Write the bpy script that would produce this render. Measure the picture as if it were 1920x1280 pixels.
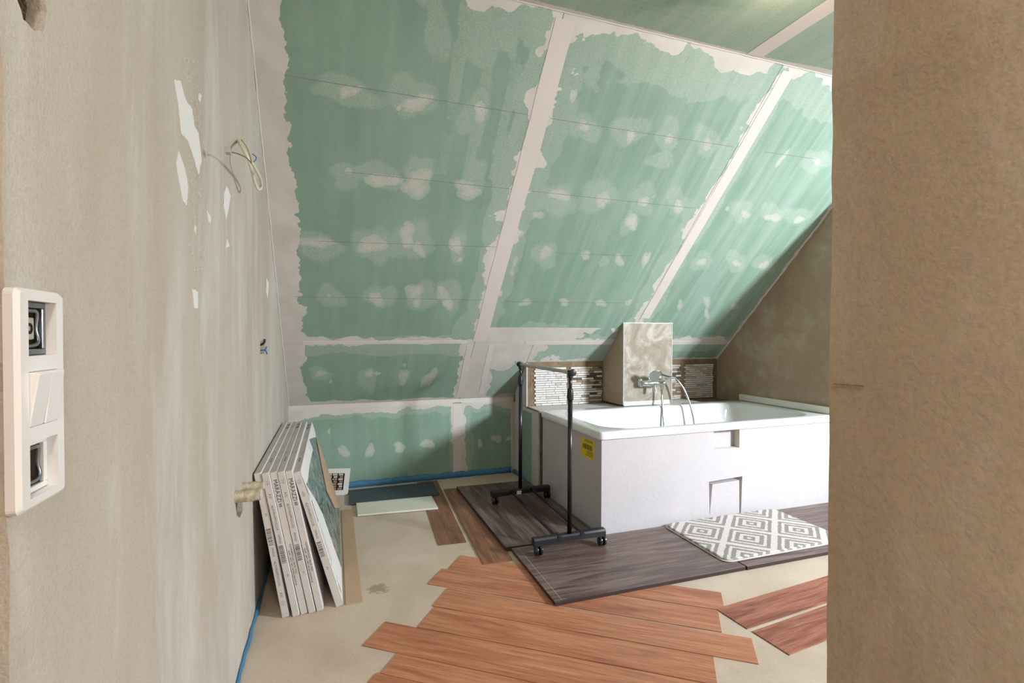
import bpy, bmesh, math, random
import numpy as np
from mathutils import Vector, Matrix
random.seed(7)
for o in list(bpy.data.objects): bpy.data.objects.remove(o)
SC = bpy.context.scene
COL = SC.collection

# ------------------------------------------------------------------ camera
YAW, PITCH, ROLL, FPX, CAMH = 0.34288, -0.0143875, 0.0012228, 941.54, 1.15
_f = Vector((math.sin(YAW)*math.cos(PITCH), math.cos(YAW)*math.cos(PITCH), math.sin(PITCH)))
_r = Vector((math.cos(YAW), -math.sin(YAW), 0)); _u = _r.cross(_f)
RT = _r*math.cos(ROLL)+_u*math.sin(ROLL); UP = _u*math.cos(ROLL)-_r*math.sin(ROLL); FW = _f
CAM = Vector((0, 0, CAMH))
cd = bpy.data.cameras.new('camera'); cam = bpy.data.objects.new('camera', cd); COL.objects.link(cam)
cd.sensor_fit = 'HORIZONTAL'; cd.sensor_width = 36; cd.lens = 36*FPX/1920; cd.clip_start = 0.02
m = Matrix.Identity(4)
for i in range(3):
    m[i][0] = RT[i]; m[i][1] = UP[i]; m[i][2] = -FW[i]; m[i][3] = CAM[i]
cam.matrix_world = m
SC.camera = cam
# ------------------------------------------------------------------ world, lights, exposure
SC.view_settings.view_transform = 'Standard'; SC.view_settings.look = 'None'
SC.view_settings.gamma = 1; SC.view_settings.use_curve_mapping = False
SC.view_settings.exposure = 0.54
w = bpy.data.worlds.new('sky'); SC.world = w; w.use_nodes = True
bg = w.node_tree.nodes['Background']; bg.inputs[0].default_value = (.75, .87, 1, 1); bg.inputs[1].default_value = 0.8
def area(name, loc, target, sx, sy, power, col):
    l = bpy.data.lights.new(name, 'AREA'); l.shape = 'RECTANGLE'; l.size = sx; l.size_y = sy; l.energy = power; l.color = col
    o = bpy.data.objects.new(name, l); COL.objects.link(o); o.location = loc
    o.rotation_euler = (Vector(target)-Vector(loc)).to_track_quat('-Z', 'Y').to_euler(); return o
# daylight falling through the roof window of the opposite slope and fill through an added, unseen corridor window
area('daylight_roof_window', (4.42, -.86, 2.06), (1.5, 3.6, .75), .50, .60, 225, (.86, .95, 1))
area('fill_corridor_window', (-1.95, -1.1, 1.55), (.6, .1, 1.2), 1.0, 1.1, 70, (1, .975, .95))

# ------------------------------------------------------------------ pixel helpers (1920x1280 photo pixels -> place)
def ray(x, y): return FW+(x-960)/FPX*RT-(y-640)/FPX*UP
def on(px, ax, val):
    d = ray(*px); return CAM+d*((val-CAM[ax])/d[ax])
KY, KZ, RY = 3.94, .632, 2.012        # knee wall plane, knee height, ridge
CZ = KZ+KY-RY                          # flat ceiling height 2.56
WX, GX, NY = -.303, 3.26, 3.64         # left wall, gable wall, niche wall
RX = 1.42                              # return wall of the tub niche
def slp(px):                           # pixel on the slope -> (x, s)
    d = ray(*px); t = (KZ+KY-CAMH)/(d[2]+d[1]); p = CAM+d*t
    return p.x, (KY-p.y)*math.sqrt(2)
def S(x, s, off=0.):                   # slope (x,s) -> world, off into the room
    q = s/math.sqrt(2); o = off/math.sqrt(2)
    return (x, KY-q-o, KZ+q-o)

# ------------------------------------------------------------------ materials
def new_mat(name):
    mt = bpy.data.materials.new(name); mt.use_nodes = True
    nt = mt.node_tree; return mt, nt, nt.nodes['Principled BSDF']
def N(nt, t, **kw):
    n = nt.nodes.new(t)
    for k, v in kw.items():
        if k in n.inputs: n.inputs[k].default_value = v
        else: setattr(n, k, v)
    return n
def srgb(r, g, b):
    f = lambda c: (c/255/12.92 if c/255 <= .04045 else ((c/255+.055)/1.055)**2.4)
    return (f(r), f(g), f(b), 1)
def coords(nt, scale=(1, 1, 1), rand=False):
    tc = N(nt, 'ShaderNodeTexCoord'); mp = N(nt, 'ShaderNodeMapping'); mp.inputs['Scale'].default_value = scale
    nt.links.new(tc.outputs['Object'], mp.inputs['Vector'])
    if rand:
        oi = N(nt, 'ShaderNodeObjectInfo'); ml = N(nt, 'ShaderNodeMath', operation='MULTIPLY'); ml.inputs[1].default_value = 37.
        nt.links.new(oi.outputs['Random'], ml.inputs[0]); nt.links.new(ml.outputs[0], mp.inputs['Location'])
    return mp.outputs['Vector']
def noise(nt, vec, scale, detail=4, rough=.55, dist=0.):
    n = N(nt, 'ShaderNodeTexNoise', Scale=scale, Detail=detail, Roughness=rough, Distortion=dist)
    nt.links.new(vec, n.inputs['Vector']); return n.outputs['Fac']
def ramp(nt, fac, stops):
    r = N(nt, 'ShaderNodeValToRGB'); e = r.color_ramp.elements
    while len(e) < len(stops): e.new(.5)
    for k, (p, c) in enumerate(stops):
        e[k].position = p; e[k].color = c if len(c) == 4 else (*c, 1)
    nt.links.new(fac, r.inputs[0]); return r.outputs['Color']
def mixc(nt, fac, a, b, blend='MIX'):
    mx = N(nt, 'ShaderNodeMix', data_type='RGBA', blend_type=blend)
    if isinstance(fac, (int, float)): mx.inputs[0].default_value = fac
    else: nt.links.new(fac, mx.inputs[0])
    for k, v in ((6, a), (7, b)):
        if isinstance(v, tuple): mx.inputs[k].default_value = v
        else: nt.links.new(v, mx.inputs[k])
    return mx.outputs[2]
def math_(nt, op, a, b=0., clamp=False):
    n = N(nt, 'ShaderNodeMath', operation=op, use_clamp=clamp)
    for k, v in enumerate((a, b)):
        if isinstance(v, (int, float)): n.inputs[k].default_value = v
        else: nt.links.new(v, n.inputs[k])
    return n.outputs[0]
def bump(nt, bs, h, strength, dist=.002):
    b = N(nt, 'ShaderNodeBump', Strength=strength, Distance=dist); nt.links.new(h, b.inputs['Height']); nt.links.new(b.outputs['Normal'], bs.inputs['Normal'])
def simple(name, col, rough=.6, metal=0., var=.0, scale=8, stretch=(1, 1, 1), bmp=0., bscale=120, spec=.4, col2=None, rand=False):
    mt, nt, bs = new_mat(name); bs.inputs['Roughness'].default_value = rough; bs.inputs['Metallic'].default_value = metal
    bs.inputs['Specular IOR Level'].default_value = spec
    vec = coords(nt, stretch, rand)
    if col2 is None:
        col2 = tuple(c*(1-var) for c in col[:3])+(1,)
    c = ramp(nt, noise(nt, vec, scale, 6), [(.3, col2), (.7, col)])
    nt.links.new(c, bs.inputs['Base Color'])
    if bmp: bump(nt, bs, noise(nt, vec, bscale, 3), bmp)
    return mt
M = {}
def plaster(name, c1, c2, c3, blotch=(1, 1, .35), grain=.35, big=1.6):
    mt, nt, bs = new_mat(name); bs.inputs['Roughness'].default_value = .88; bs.inputs['Specular IOR Level'].default_value = .25
    v = coords(nt, blotch); v1 = coords(nt)
    a = ramp(nt, noise(nt, v, big, 5, .6, .4), [(.3, c2), (.7, c1)])
    b = ramp(nt, noise(nt, v, big*2.6, 6, .65, .3), [(.48, (0, 0, 0)), (.72, (1, 1, 1))])
    c = mixc(nt, math_(nt, 'MULTIPLY', b, .75), a, c3)
    g = noise(nt, v1, 230, 2); g2 = ramp(nt, g, [(.25, (.80, .80, .80)), (.6, (1, 1, 1))])
    c = mixc(nt, .6, c, g2, 'MULTIPLY')
    nt.links.new(c, bs.inputs['Base Color'])
    bump(nt, bs, math_(nt, 'ADD', g, noise(nt, v1, 40, 4)), grain, .003)
    return mt
M['wall'] = plaster('beige_wall_plaster', srgb(195, 187, 177), srgb(178, 167, 153), srgb(207, 207, 204), (1, 1.3, .28))
M['reveal'] = plaster('grey_beige_plaster', srgb(190, 174, 153), srgb(164, 146, 121), srgb(197, 184, 166), (1, 1.6, .5), .18, 2.4)
M['rough'] = plaster('rough_brown_plaster', srgb(140, 120, 95), srgb(115, 97, 76), srgb(152, 132, 105), (1, 1, 1), 1.0, 4)
M['gable'] = plaster('grey_brown_plaster', srgb(178, 157, 136), srgb(162, 141, 119), srgb(194, 178, 160), (1, 1, 1), .5, 2.2)
M['brown'] = plaster('brown_adhesive', srgb(140, 120, 95), srgb(120, 100, 76), srgb(155, 140, 115), (1, 1, 1), .8, 6)
M['filler'] = simple('pale_filler', srgb(214, 208, 205), .85, var=.10, scale=9, bmp=.2, bscale=60)
M['tape'] = simple('joint_tape_paper', srgb(210, 202, 198), .85, var=.05, scale=4)
M['patch'] = simple('white_filler_patch', srgb(226, 224, 222), .85, var=.06, scale=14, bmp=.2)
# stained pipe boxing
mt, nt, bs = new_mat('smeared_cement_coat'); bs.inputs['Roughness'].default_value = .7
v = coords(nt); a = ramp(nt, noise(nt, v, 5, 6, .65, 1.2), [(.3, srgb(132, 118, 102)), (.5, srgb(156, 144, 130)), (.66, srgb(192, 186, 176)), (.82, srgb(146, 132, 114))])
b = ramp(nt, noise(nt, v, 3.2, 4, .6, .8), [(.60, (0, 0, 0)), (.75, (1, 1, 1))])
nt.links.new(mixc(nt, math_(nt, 'MULTIPLY', b, .35), a, srgb(165, 190, 180)), bs.inputs['Base Color'])
bump(nt, bs, noise(nt, v, 14, 5, .6, 1.), .6, .006); M['smear'] = mt
# green drywall with filler masks
mt, nt, bs = new_mat('green_plasterboard'); bs.inputs['Roughness'].default_value = .9; bs.inputs['Specular IOR Level'].default_value = .2
v = coords(nt); vs = coords(nt, (9, .55, .55))
green = ramp(nt, noise(nt, v, 3, 5), [(.3, srgb(128, 155, 140)), (.7, srgb(138, 165, 149))])
fib = ramp(nt, noise(nt, v, 260, 2), [(.3, (.90, .92, .91)), (.7, (1, 1, 1))])
green = mixc(nt, .8, green, fib, 'MULTIPLY')
streak = ramp(nt, noise(nt, vs, 1.6, 5, .55, .1), [(.42, (0, 0, 0)), (.7, (1, 1, 1))])
washa = N(nt, 'ShaderNodeAttribute', attribute_name='wash').outputs['Fac']
skima = N(nt, 'ShaderNodeAttribute', attribute_name='skim').outputs['Fac']
spota = N(nt, 'ShaderNodeAttribute', attribute_name='spot').outputs['Fac']
filla = N(nt, 'ShaderNodeAttribute', attribute_name='fill').outputs['Fac']
fine = math_(nt, 'SUBTRACT', noise(nt, v, 55, 6, .7), .5)
finer = math_(nt, 'SUBTRACT', noise(nt, v, 130, 4, .7), .5)
fillc = ramp(nt, noise(nt, v, 7, 5), [(.3, srgb(196, 190, 184)), (.7, srgb(212, 206, 202))])
skc = srgb(190, 196, 188)
c = mixc(nt, math_(nt, 'MULTIPLY', math_(nt, 'ADD', math_(nt, 'MULTIPLY', streak, .26), .0), washa), green, srgb(190, 200, 196))
sk = ramp(nt, math_(nt, 'ADD', skima, math_(nt, 'MULTIPLY', fine, .6)), [(.40, (0, 0, 0)), (.64, (1, 1, 1))])
c = mixc(nt, math_(nt, 'MULTIPLY', sk, math_(nt, 'ADD', .27, math_(nt, 'MULTIPLY', finer, 1.0)), True), c, skc)
spf = ramp(nt, math_(nt, 'ADD', spota, math_(nt, 'MULTIPLY', fine, .45)), [(.46, (0, 0, 0)), (.56, (1, 1, 1))])
c = mixc(nt, math_(nt, 'MULTIPLY', spf, math_(nt, 'ADD', math_(nt, 'MULTIPLY', spota, .55), math_(nt, 'MULTIPLY', finer, 1.1)), True), c, fillc)
fl_ = ramp(nt, math_(nt, 'ADD', filla, math_(nt, 'MULTIPLY', fine, .5)), [(.46, (0, 0, 0)), (.55, (1, 1, 1))])
c = mixc(nt, math_(nt, 'MULTIPLY', fl_, .92), c, fillc)
nt.links.new(c, bs.inputs['Base Color'])
bump(nt, bs, math_(nt, 'ADD', math_(nt, 'MULTIPLY', fl_, 1.2), noise(nt, v, 90, 3)), .25, .002); M['green'] = mt
# screed floor with one splash stain
mt, nt, bs = new_mat('screed'); bs.inputs['Roughness'].default_value = .8; bs.inputs['Specular IOR Level'].default_value = .3
v = coords(nt)
a = ramp(nt, noise(nt, v, 2.2, 7, .62, .5), [(.25, srgb(182, 164, 146)), (.5, srgb(203, 184, 166)), (.75, srgb(216, 200, 184))])
a = mixc(nt, .5, a, ramp(nt, noise(nt, v, 120, 4), [(.3, (.82, .80, .78)), (.65, (1, 1, 1))]), 'MULTIPLY')
stp = on((708, 1104), 2, 0)
geo = N(nt, 'ShaderNodeNewGeometry'); vm = N(nt, 'ShaderNodeVectorMath', operation='DISTANCE'); vm.inputs[1].default_value = stp
nt.links.new(geo.outputs['Position'], vm.inputs[0])
dd = math_(nt, 'ADD', vm.outputs['Value'], math_(nt, 'MULTIPLY', math_(nt, 'SUBTRACT', noise(nt, v, 22, 5, .7), .5), .16))
st = ramp(nt, dd, [(.028, (1, 1, 1)), (.05, (0, 0, 0))])
nt.links.new(mixc(nt, math_(nt, 'MULTIPLY', st, .6), a, srgb(126, 108, 84)), bs.inputs['Base Color'])
bump(nt, bs, noise(nt, v, 70, 5), .25, .002); M['screed'] = mt
def wood(name, stops, scale=1., rough=.45, knots=.6, sharp=False, spec=.4):
    mt, nt, bs = new_mat(name); bs.inputs['Roughness'].default_value = rough; bs.inputs['Specular IOR Level'].default_value = spec
    v = coords(nt, (1.1*scale, 15*scale, 15*scale), True); v2 = coords(nt, (7*scale, 190*scale, 60*scale), True); v3 = coords(nt, (2.2, 7, 7), True)
    n1 = noise(nt, v, 1.5, 7, .62, 1.1); n2 = noise(nt, v2, 1., 4, .6, .2)
    a = ramp(nt, n1, stops)
    g = ramp(nt, n2, [(.35, (.62, .58, .56)), (.62, (1, 1, 1))])
    c = mixc(nt, 1. if sharp else .8, a, g, 'MULTIPLY')
    k = ramp(nt, noise(nt, v3, 1.7, 2, .5, .6), [(.67, (0, 0, 0)), (.76, (1, 1, 1))])
    c = mixc(nt, math_(nt, 'MULTIPLY', k, knots), c, stops[0][1])
    nt.links.new(c, bs.inputs['Base Color']); bump(nt, bs, n2, .12, .0015); return mt
M['plank'] = wood('red_brown_vinyl', [(.2, srgb(134, 78, 58)), (.42, srgb(184, 118, 86)), (.6, srgb(204, 140, 106)), (.85, srgb(172, 108, 80))], 1., .42)
M['plank2'] = wood('brown_vinyl', [(.25, srgb(88, 55, 40)), (.45, srgb(136, 92, 68)), (.6, srgb(156, 110, 84)), (.8, srgb(120, 78, 56))], 1., .45, .7)
M['plank3'] = wood('red_vinyl', [(.25, srgb(112, 60, 46)), (.45, srgb(160, 98, 76)), (.6, srgb(184, 122, 98)), (.8, srgb(146, 86, 66))], 1.5, .5, .3, True)
M['board'] = wood('dark_oak_laminate', [(.25, srgb(70, 54, 52)), (.45, srgb(104, 84, 80)), (.6, srgb(138, 118, 110)), (.8, srgb(90, 70, 68))], .9, .36, .2, True, .5)
M['board_edge'] = simple('dark_edge_band', srgb(62, 50, 50), .4)
M['chalk'] = simple('scribed_line', srgb(180, 172, 165), .8)
M['enamel'] = simple('white_enamel', srgb(236, 236, 236), .08, spec=.6)
M['eps'] = simple('white_polystyrene', srgb(196, 191, 195), .85, var=.05, scale=6, bmp=.6, bscale=45)
M['eps_edge'] = simple('cut_polystyrene', srgb(222, 212, 202), .9, var=.1, scale=40, bmp=.8, bscale=120)
M['chrome'] = simple('chrome', srgb(225, 228, 232), .09, 1.)
M['hose'] = simple('steel_hose', srgb(190, 194, 198), .22, 1., var=.4, scale=260)
M['black'] = simple('black_plastic', srgb(38, 36, 42), .38, var=.2, scale=20)
M['black_metal'] = simple('black_lacquer_tube', srgb(24, 23, 30), .22, spec=.6)
M['grey_metal'] = simple('grey_steel_rail', srgb(176, 180, 178), .35, .4)
M['label_white'] = simple('paper', srgb(225, 220, 215), .8)
M['carton'] = simple('white_carton', srgb(226, 222, 222), .7, var=.07, scale=6)
M['carton_grey'] = simple('grey_carton', srgb(204, 196, 192), .75, var=.14, scale=7)
M['card'] = simple('brown_cardboard', srgb(188, 158, 130), .85, var=.10, scale=5, bmp=.1)
M['ink'] = simple('printed_ink', srgb(60, 54, 54), .7)
M['ink_light'] = simple('faint_printed_ink', srgb(120, 114, 116), .7)
M['yellow'] = simple('yellow_label', srgb(226, 196, 30), .6)
mt, nt, bs = new_mat('green_grey_marble'); bs.inputs['Roughness'].default_value = .3
v = coords(nt, (1, .8, 1)); c = ramp(nt, noise(nt, v, 6., 2, .5, 1.8), [(.32, srgb(48, 62, 62)), (.42, srgb(120, 136, 130)), (.49, srgb(62, 78, 78)), (.56, srgb(158, 168, 160)), (.66, srgb(78, 92, 92))])
nt.links.new(c, bs.inputs['Base Color']); M['marble'] = mt
M['slate'] = simple('dark_slate_tile', srgb(70, 84, 92), .55, var=.3, scale=5, stretch=(.4, 3, 3))
M['white_tile'] = simple('ivory_tile', srgb(228, 224, 212), .35, var=.04)
M['blue'] = simple('blue_edge_foam', srgb(72, 130, 170), .7, var=.25, scale=14)
M['switch'] = simple('white_switch_plastic', srgb(232, 230, 230), .25, spec=.5)
M['steel'] = simple('galvanised_steel', srgb(150, 155, 160), .3, .9, var=.3, scale=40)
M['dark'] = simple('dark_cavity', srgb(34, 28, 26), .9, var=.5, scale=40)
M['cable'] = simple('white_cable_sheath', srgb(220, 214, 196), .5)
M['w_blue'] = simple('blue_wire', srgb(50, 96, 160), .4); M['w_green'] = simple('green_yellow_wire', srgb(140, 150, 50), .4); M['w_brown'] = simple('brown_wire', srgb(120, 84, 64), .4)
M['clear'] = simple('terminal_block', srgb(170, 168, 164), .3)
M['pvc'] = simple('window_frame_pvc', srgb(235, 235, 235), .3)
TILE_COLS = [simple('mosaic_white', srgb(226, 222, 220), .55, var=.10, scale=30), simple('mosaic_cream', srgb(206, 194, 180), .55, var=.12, scale=30),
             simple('mosaic_tan', srgb(158, 136, 116), .55, var=.15, scale=30), simple('mosaic_dark', srgb(98, 84, 80), .5, var=.2, scale=30)]
mt, nt, bs = new_mat('bulb_glow'); bs.inputs['Emission Color'].default_value = (1, .72, .42, 1); bs.inputs['Emission Strength'].default_value = 2; M['bulb'] = mt
mt, nt, bs = new_mat('fill_lamp_diffuser'); bs.inputs['Emission Color'].default_value = (1, .9, .78, 1); bs.inputs['Emission Strength'].default_value = 3; M['diff'] = mt  # glow of the added corridor lamp

# ------------------------------------------------------------------ object helpers
def tag(o, label=None, cat=None, group=None, kind=None):
    if label: o['label'] = label
    if cat: o['category'] = cat
    if group: o['group'] = group
    if kind: o['kind'] = kind
    return o
def obj(name, bm, mat, parent=None, smooth=False, inv=False):
    me = bpy.data.meshes.new(name); bm.normal_update(); bm.to_mesh(me); bm.free()
    for mm in (mat if isinstance(mat, (list, tuple)) else [mat]): me.materials.append(M[mm] if isinstance(mm, str) else mm)
    if smooth:
        for p in me.polygons: p.use_smooth = True
    o = bpy.data.objects.new(name, me); COL.objects.link(o)
    if parent: o.parent = parent
    return o
def empty(name, loc=(0, 0, 0), rot=(0, 0, 0)):
    o = bpy.data.objects.new(name, None); COL.objects.link(o); o.location = loc; o.rotation_euler = rot; o.empty_display_size = .05; return o
def box(bm, x0, x1, y0, y1, z0, z1, bev=0., seg=2, mtx=None):
    b2 = bmesh.new(); bmesh.ops.create_cube(b2, size=1)
    for v in b2.verts: v.co = Vector(((x0+x1)/2+v.co.x*(x1-x0), (y0+y1)/2+v.co.y*(y1-y0), (z0+z1)/2+v.co.z*(z1-z0)))
    if bev: bmesh.ops.bevel(b2, geom=b2.edges[:], offset=bev, segments=seg, affect='EDGES', profile=.5)
    if mtx is not None: b2.transform(mtx)
    me = bpy.data.meshes.new('t'); b2.to_mesh(me); b2.free(); bm.from_mesh(me); bpy.data.meshes.remove(me); return bm
def BX(*a, **k): return box(bmesh.new(), *a, **k)
def tube(bm, pts, r, n=10, caps=True):
    pts = [Vector(p) for p in pts]; rings = []; up = Vector((0, 0, 1))
    rr = r if isinstance(r, (list, tuple)) else [r]*len(pts)
    t0 = (pts[1]-pts[0]).normalized(); nrm = t0.orthogonal().normalized()
    for i, p in enumerate(pts):
        t = (pts[min(i+1, len(pts)-1)]-pts[max(i-1, 0)]).normalized()
        nrm = (nrm-t*nrm.dot(t)).normalized(); bn = t.cross(nrm)
        rings.append([bm.verts.new(p+(nrm*math.cos(2*math.pi*k/n)+bn*math.sin(2*math.pi*k/n))*rr[i]) for k in range(n)])
    for a, b in zip(rings, rings[1:]):
        for k in range(n): bm.faces.new((a[k], a[(k+1) % n], b[(k+1) % n], b[k]))
    if caps: bm.faces.new(rings[0][::-1]); bm.faces.new(rings[-1])
    return bm
def spline(pts, n=8):
    pts = [Vector(p) for p in pts]; out = []
    P_ = [pts[0]*2-pts[1]]+pts+[pts[-1]*2-pts[-2]]
    for i in range(1, len(P_)-2):
        a, b, c, d = P_[i-1:i+3]
        for k in range(n):
            t = k/n; out.append(.5*((2*b)+(c-a)*t+(2*a-5*b+4*c-d)*t*t+(3*b-a-3*c+d)*t**3))
    out.append(pts[-1]); return out
def lathe(bm, prof, c, axis, n=24):
    ax = Vector(axis).normalized(); e1 = ax.orthogonal().normalized(); e2 = ax.cross(e1); c = Vector(c); rings = []
    for h, r in prof: rings.append([bm.verts.new(c+ax*h+(e1*math.cos(2*math.pi*k/n)+e2*math.sin(2*math.pi*k/n))*max(r, 1e-5)) for k in range(n)])
    for a, b in zip(rings, rings[1:]):
        for k in range(n): bm.faces.new((a[k], a[(k+1) % n], b[(k+1) % n], b[k]))
    return bm
def smooth_by_angle(o, deg=35):
    me = o.data
    for p in me.polygons: p.use_smooth = True
    me.set_sharp_from_angle(angle=math.radians(deg)); return o
def poly_holes(bm, outer, holes, to3, depth=None, normal=None):
    """flat face with holes; to3 maps (a,b)->Vector; with depth the rims get walls of that depth along -normal"""
    loops = []
    for lp in [outer]+holes:
        vs = [bm.verts.new(to3(*p)) for p in lp]
        for i in range(len(vs)): bm.edges.new((vs[i], vs[(i+1) % len(vs)]))
        loops.append(vs)
    r = bmesh.ops.triangle_fill(bm, use_beauty=True, edges=[e for e in bm.edges if not e.link_faces])
    if depth:
        for vs in loops:
            bk = [bm.verts.new(v.co-Vector(normal)*depth) for v in vs]
            for i in range(len(vs)):
                j = (i+1) % len(vs); bm.faces.new((vs[i], vs[j], bk[j], bk[i]))
    return loops
def prism(bm, pts, vec):
    """closed prism: polygon pts (3D) extruded by vec"""
    a = [bm.verts.new(p) for p in pts]; b = [bm.verts.new(Vector(p)+Vector(vec)) for p in pts]
    bm.faces.new(a[::-1]); bm.faces.new(b)
    for i in range(len(a)):
        j = (i+1) % len(a); bm.faces.new((a[i], a[j], b[j], b[i]))
    return bm
def text(name, s, size, mat, parent, mtx, ax='CENTER'):
    cu = bpy.data.curves.new(name, 'FONT'); cu.body = s; cu.size = size; cu.align_x = ax; cu.align_y = 'CENTER'; cu.extrude = .0002; cu.resolution_u = 2
    t = bpy.data.objects.new(name+'_tmp', cu); COL.objects.link(t)
    me = bpy.data.meshes.new_from_object(t); bpy.data.objects.remove(t); bpy.data.curves.remove(cu)
    me.materials.clear(); me.materials.append(M[mat]); me.name = name
    me.transform(mtx)
    o = bpy.data.objects.new(name, me); COL.objects.link(o); o.parent = parent; return o
# value noise
_rs = np.random.RandomState(3); _T = _rs.rand(256, 256)
def vn(x, y):
    xi = np.floor(x).astype(int); yi = np.floor(y).astype(int); fx = x-xi; fy = y-yi
    fx = fx*fx*(3-2*fx); fy = fy*fy*(3-2*fy); g = lambda a, b: _T[a % 256, b % 256]
    return (g(xi, yi)*(1-fx)+g(xi+1, yi)*fx)*(1-fy)+(g(xi, yi+1)*(1-fx)+g(xi+1, yi+1)*fx)*fy
def fbm(x, y, sc, o=0, octv=4):
    r = 0; a = .5; t = 0
    for k in range(octv): r = r+a*vn(x*sc+o+17.3*k, y*sc+o*1.7+9.1*k); t += a; a *= .55; sc *= 2.1
    return r/t-.5
def sstep(a, b, x): t = np.clip((x-a)/(b-a), 0, 1); return t*t*(3-2*t)
def panel(name, a0, a1, b0, b1, to3, mask, mat, parent, step=.011, depth=.008, trim=None):
    """board: gridded face in (a,b) with masks as attributes and side walls"""
    na = max(2, int((a1-a0)/step)); nb = max(2, int((b1-b0)/step))
    A, B = np.meshgrid(np.linspace(a0, a1, na+1), np.linspace(b0, b1, nb+1), indexing='ij')
    A = A.ravel(); B = B.ravel(); sk, fi, wa, sp_ = mask(A, B)
    vs = [to3(a, b, 0) for a, b in zip(A, B)]; W = nb+1
    fs = [(i*W+j, (i+1)*W+j, (i+1)*W+j+1, i*W+j+1) for i in range(na) for j in range(nb)]
    per = [i*W for i in range(na)]+[na*W+j for j in range(nb)]+[i*W+nb for i in range(na, 0, -1)]+[j for j in range(nb, 0, -1)]
    n0 = len(vs)
    for k in per: vs.append(to3(A[k], B[k], -depth))
    L = len(per); fs += [(per[(k+1) % L], per[k], n0+k, n0+(k+1) % L) for k in range(L)]
    me = bpy.data.meshes.new(name); me.from_pydata(vs, [], fs); me.materials.append(M[mat])
    for nm, arr in (('skim', sk), ('fill', fi), ('wash', wa), ('spot', sp_)):
        at = me.attributes.new(nm, 'FLOAT', 'POINT'); full = np.zeros(len(vs), dtype=np.float32); full[:n0] = arr; full[n0:] = arr[per]; at.data.foreach_set('value', full)
    o = bpy.data.objects.new(name, me); COL.objects.link(o); o.parent = parent; return o
def struct(name, bm, mat, **k): return tag(obj(name, bm, mat, **k), kind='structure')

# ================================================================== STRUCTURE
# ---- floor
floor = struct('floor', BX(-1.75, 5.3, -2.0, 4.05, -.1, 0), 'screed')
# ---- left wall with its openings
def lw(y, z, off=0.): return Vector((WX+off, y, z))
def wpt(px): p = on(px, 0, WX); return (p.y, p.z)
def ragged(pts, amp, k=4):
    out = []
    for i, p in enumerate(pts):
        q = pts[(i+1) % len(pts)]
        for j in range(k): t = j/k; out.append((p[0]+(q[0]-p[0])*t+random.uniform(-amp, amp), p[1]+(q[1]-p[1])*t+random.uniform(-amp, amp)))
    return out
hole_tl = ragged([wpt(p) for p in ((24, -30), (84, -40), (88, 25), (80, 60), (64, 56), (44, 36))], .0015)
hole_wire = ragged([wpt(p) for p in ((488, 640), (496, 638), (496, 662), (488, 664))], .002, 3)
hole_pipe = ragged([wpt(p) for p in ((441, 938), (456, 938), (455, 958), (449, 972), (444, 966))], .002, 3)
PLY, PLZ = .672, 1.0825                # switch frame centre on the wall
hole_s = [[(PLY+sy*.031*c, PLZ+dz+.031*s_) for (c, s_) in ((-1, -1), (1, -1), (1, 1), (-1, 1))] for dz in (.073, -.073) for sy in (1,)]
jag = [(.632+random.uniform(-.003, .003), z) for z in np.linspace(2.56, 0, 90)]
outer = [(.64, 0), (KY, 0), (KY, KZ), (RY, CZ), (.64, CZ)]+jag[1:-1]
bm = bmesh.new()
poly_holes(bm, outer, [hole_tl, hole_wire, hole_pipe]+hole_s, lw)
bmesh.ops.recalc_face_normals(bm, faces=bm.faces)
if bm.faces[0].normal.x < 0: bmesh.ops.reverse_faces(bm, faces=bm.faces)
ex = bmesh.ops.extrude_edge_only(bm, edges=[e for e in bm.edges if e.is_boundary])
for v in [g for g in ex['geom'] if isinstance(g, bmesh.types.BMVert)]: v.co.x -= .018
wall_left = struct('wall_left', bm, 'wall')
# masonry behind, seen in the holes and before the plaster edge
bm = bmesh.new(); box(bm, WX-.25, WX-.158, -.35, KY, 0, CZ)
bm2 = bmesh.new(); poly_holes(bm2, [(-.35, 0), (KY, 0), (KY, KZ), (RY, CZ), (-.35, CZ)], [hole_tl, hole_wire, hole_pipe]+hole_s, lambda a, b: lw(a, b, -.018), .142, (1, 0, 0))
me = bpy.data.meshes.new('t'); bm2.to_mesh(me); bm.from_mesh(me); bm2.free()
masonry = struct('wall_left_core', bm, 'rough')
def blotch(pxs, parent, wp, to3, off, name='filler_patch', amp=.004, mat='patch'):
    pts = [wp(p) for p in pxs]; pts = ragged(pts, amp, 5)
    bm = bmesh.new(); vs = [bm.verts.new(to3(a, b, off)) for a, b in pts]
    bm.faces.new(vs); bmesh.ops.triangulate(bm, faces=bm.faces[:]); bmesh.ops.recalc_face_normals(bm, faces=bm.faces)
    ex = bmesh.ops.extrude_edge_only(bm, edges=[e for e in bm.edges if e.is_boundary])
    for v in [g for g in ex['geom'] if isinstance(g, bmesh.types.BMVert)]: v.co.x -= off
    return obj(name, bm, mat, parent)
for pxs in ([(326, 150), (338, 152), (347, 185), (360, 205), (364, 235), (372, 250), (378, 300), (372, 328), (364, 300), (352, 265), (340, 250), (335, 205)],
            [(335, 283), (345, 310), (353, 350), (350, 385), (343, 378), (334, 330), (330, 305)],
            [(425, 348), (432, 368), (428, 395), (424, 412), (419, 385), (420, 362)], [(426, 447), (430, 462), (423, 466)],
            [(360, 541), (371, 546), (371, 578), (364, 576)], [(373, 172), (378, 180), (375, 192), (372, 186)], [(388, 395), (396, 408), (394, 420), (390, 412)],
            [(499, 520), (504, 530), (502, 560), (499, 548)], [(364, 420), (368, 426), (367, 440), (364, 434)]):
    blotch(pxs, wall_left, wpt, lw, .0006, amp=.002)
bm = bmesh.new()
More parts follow.
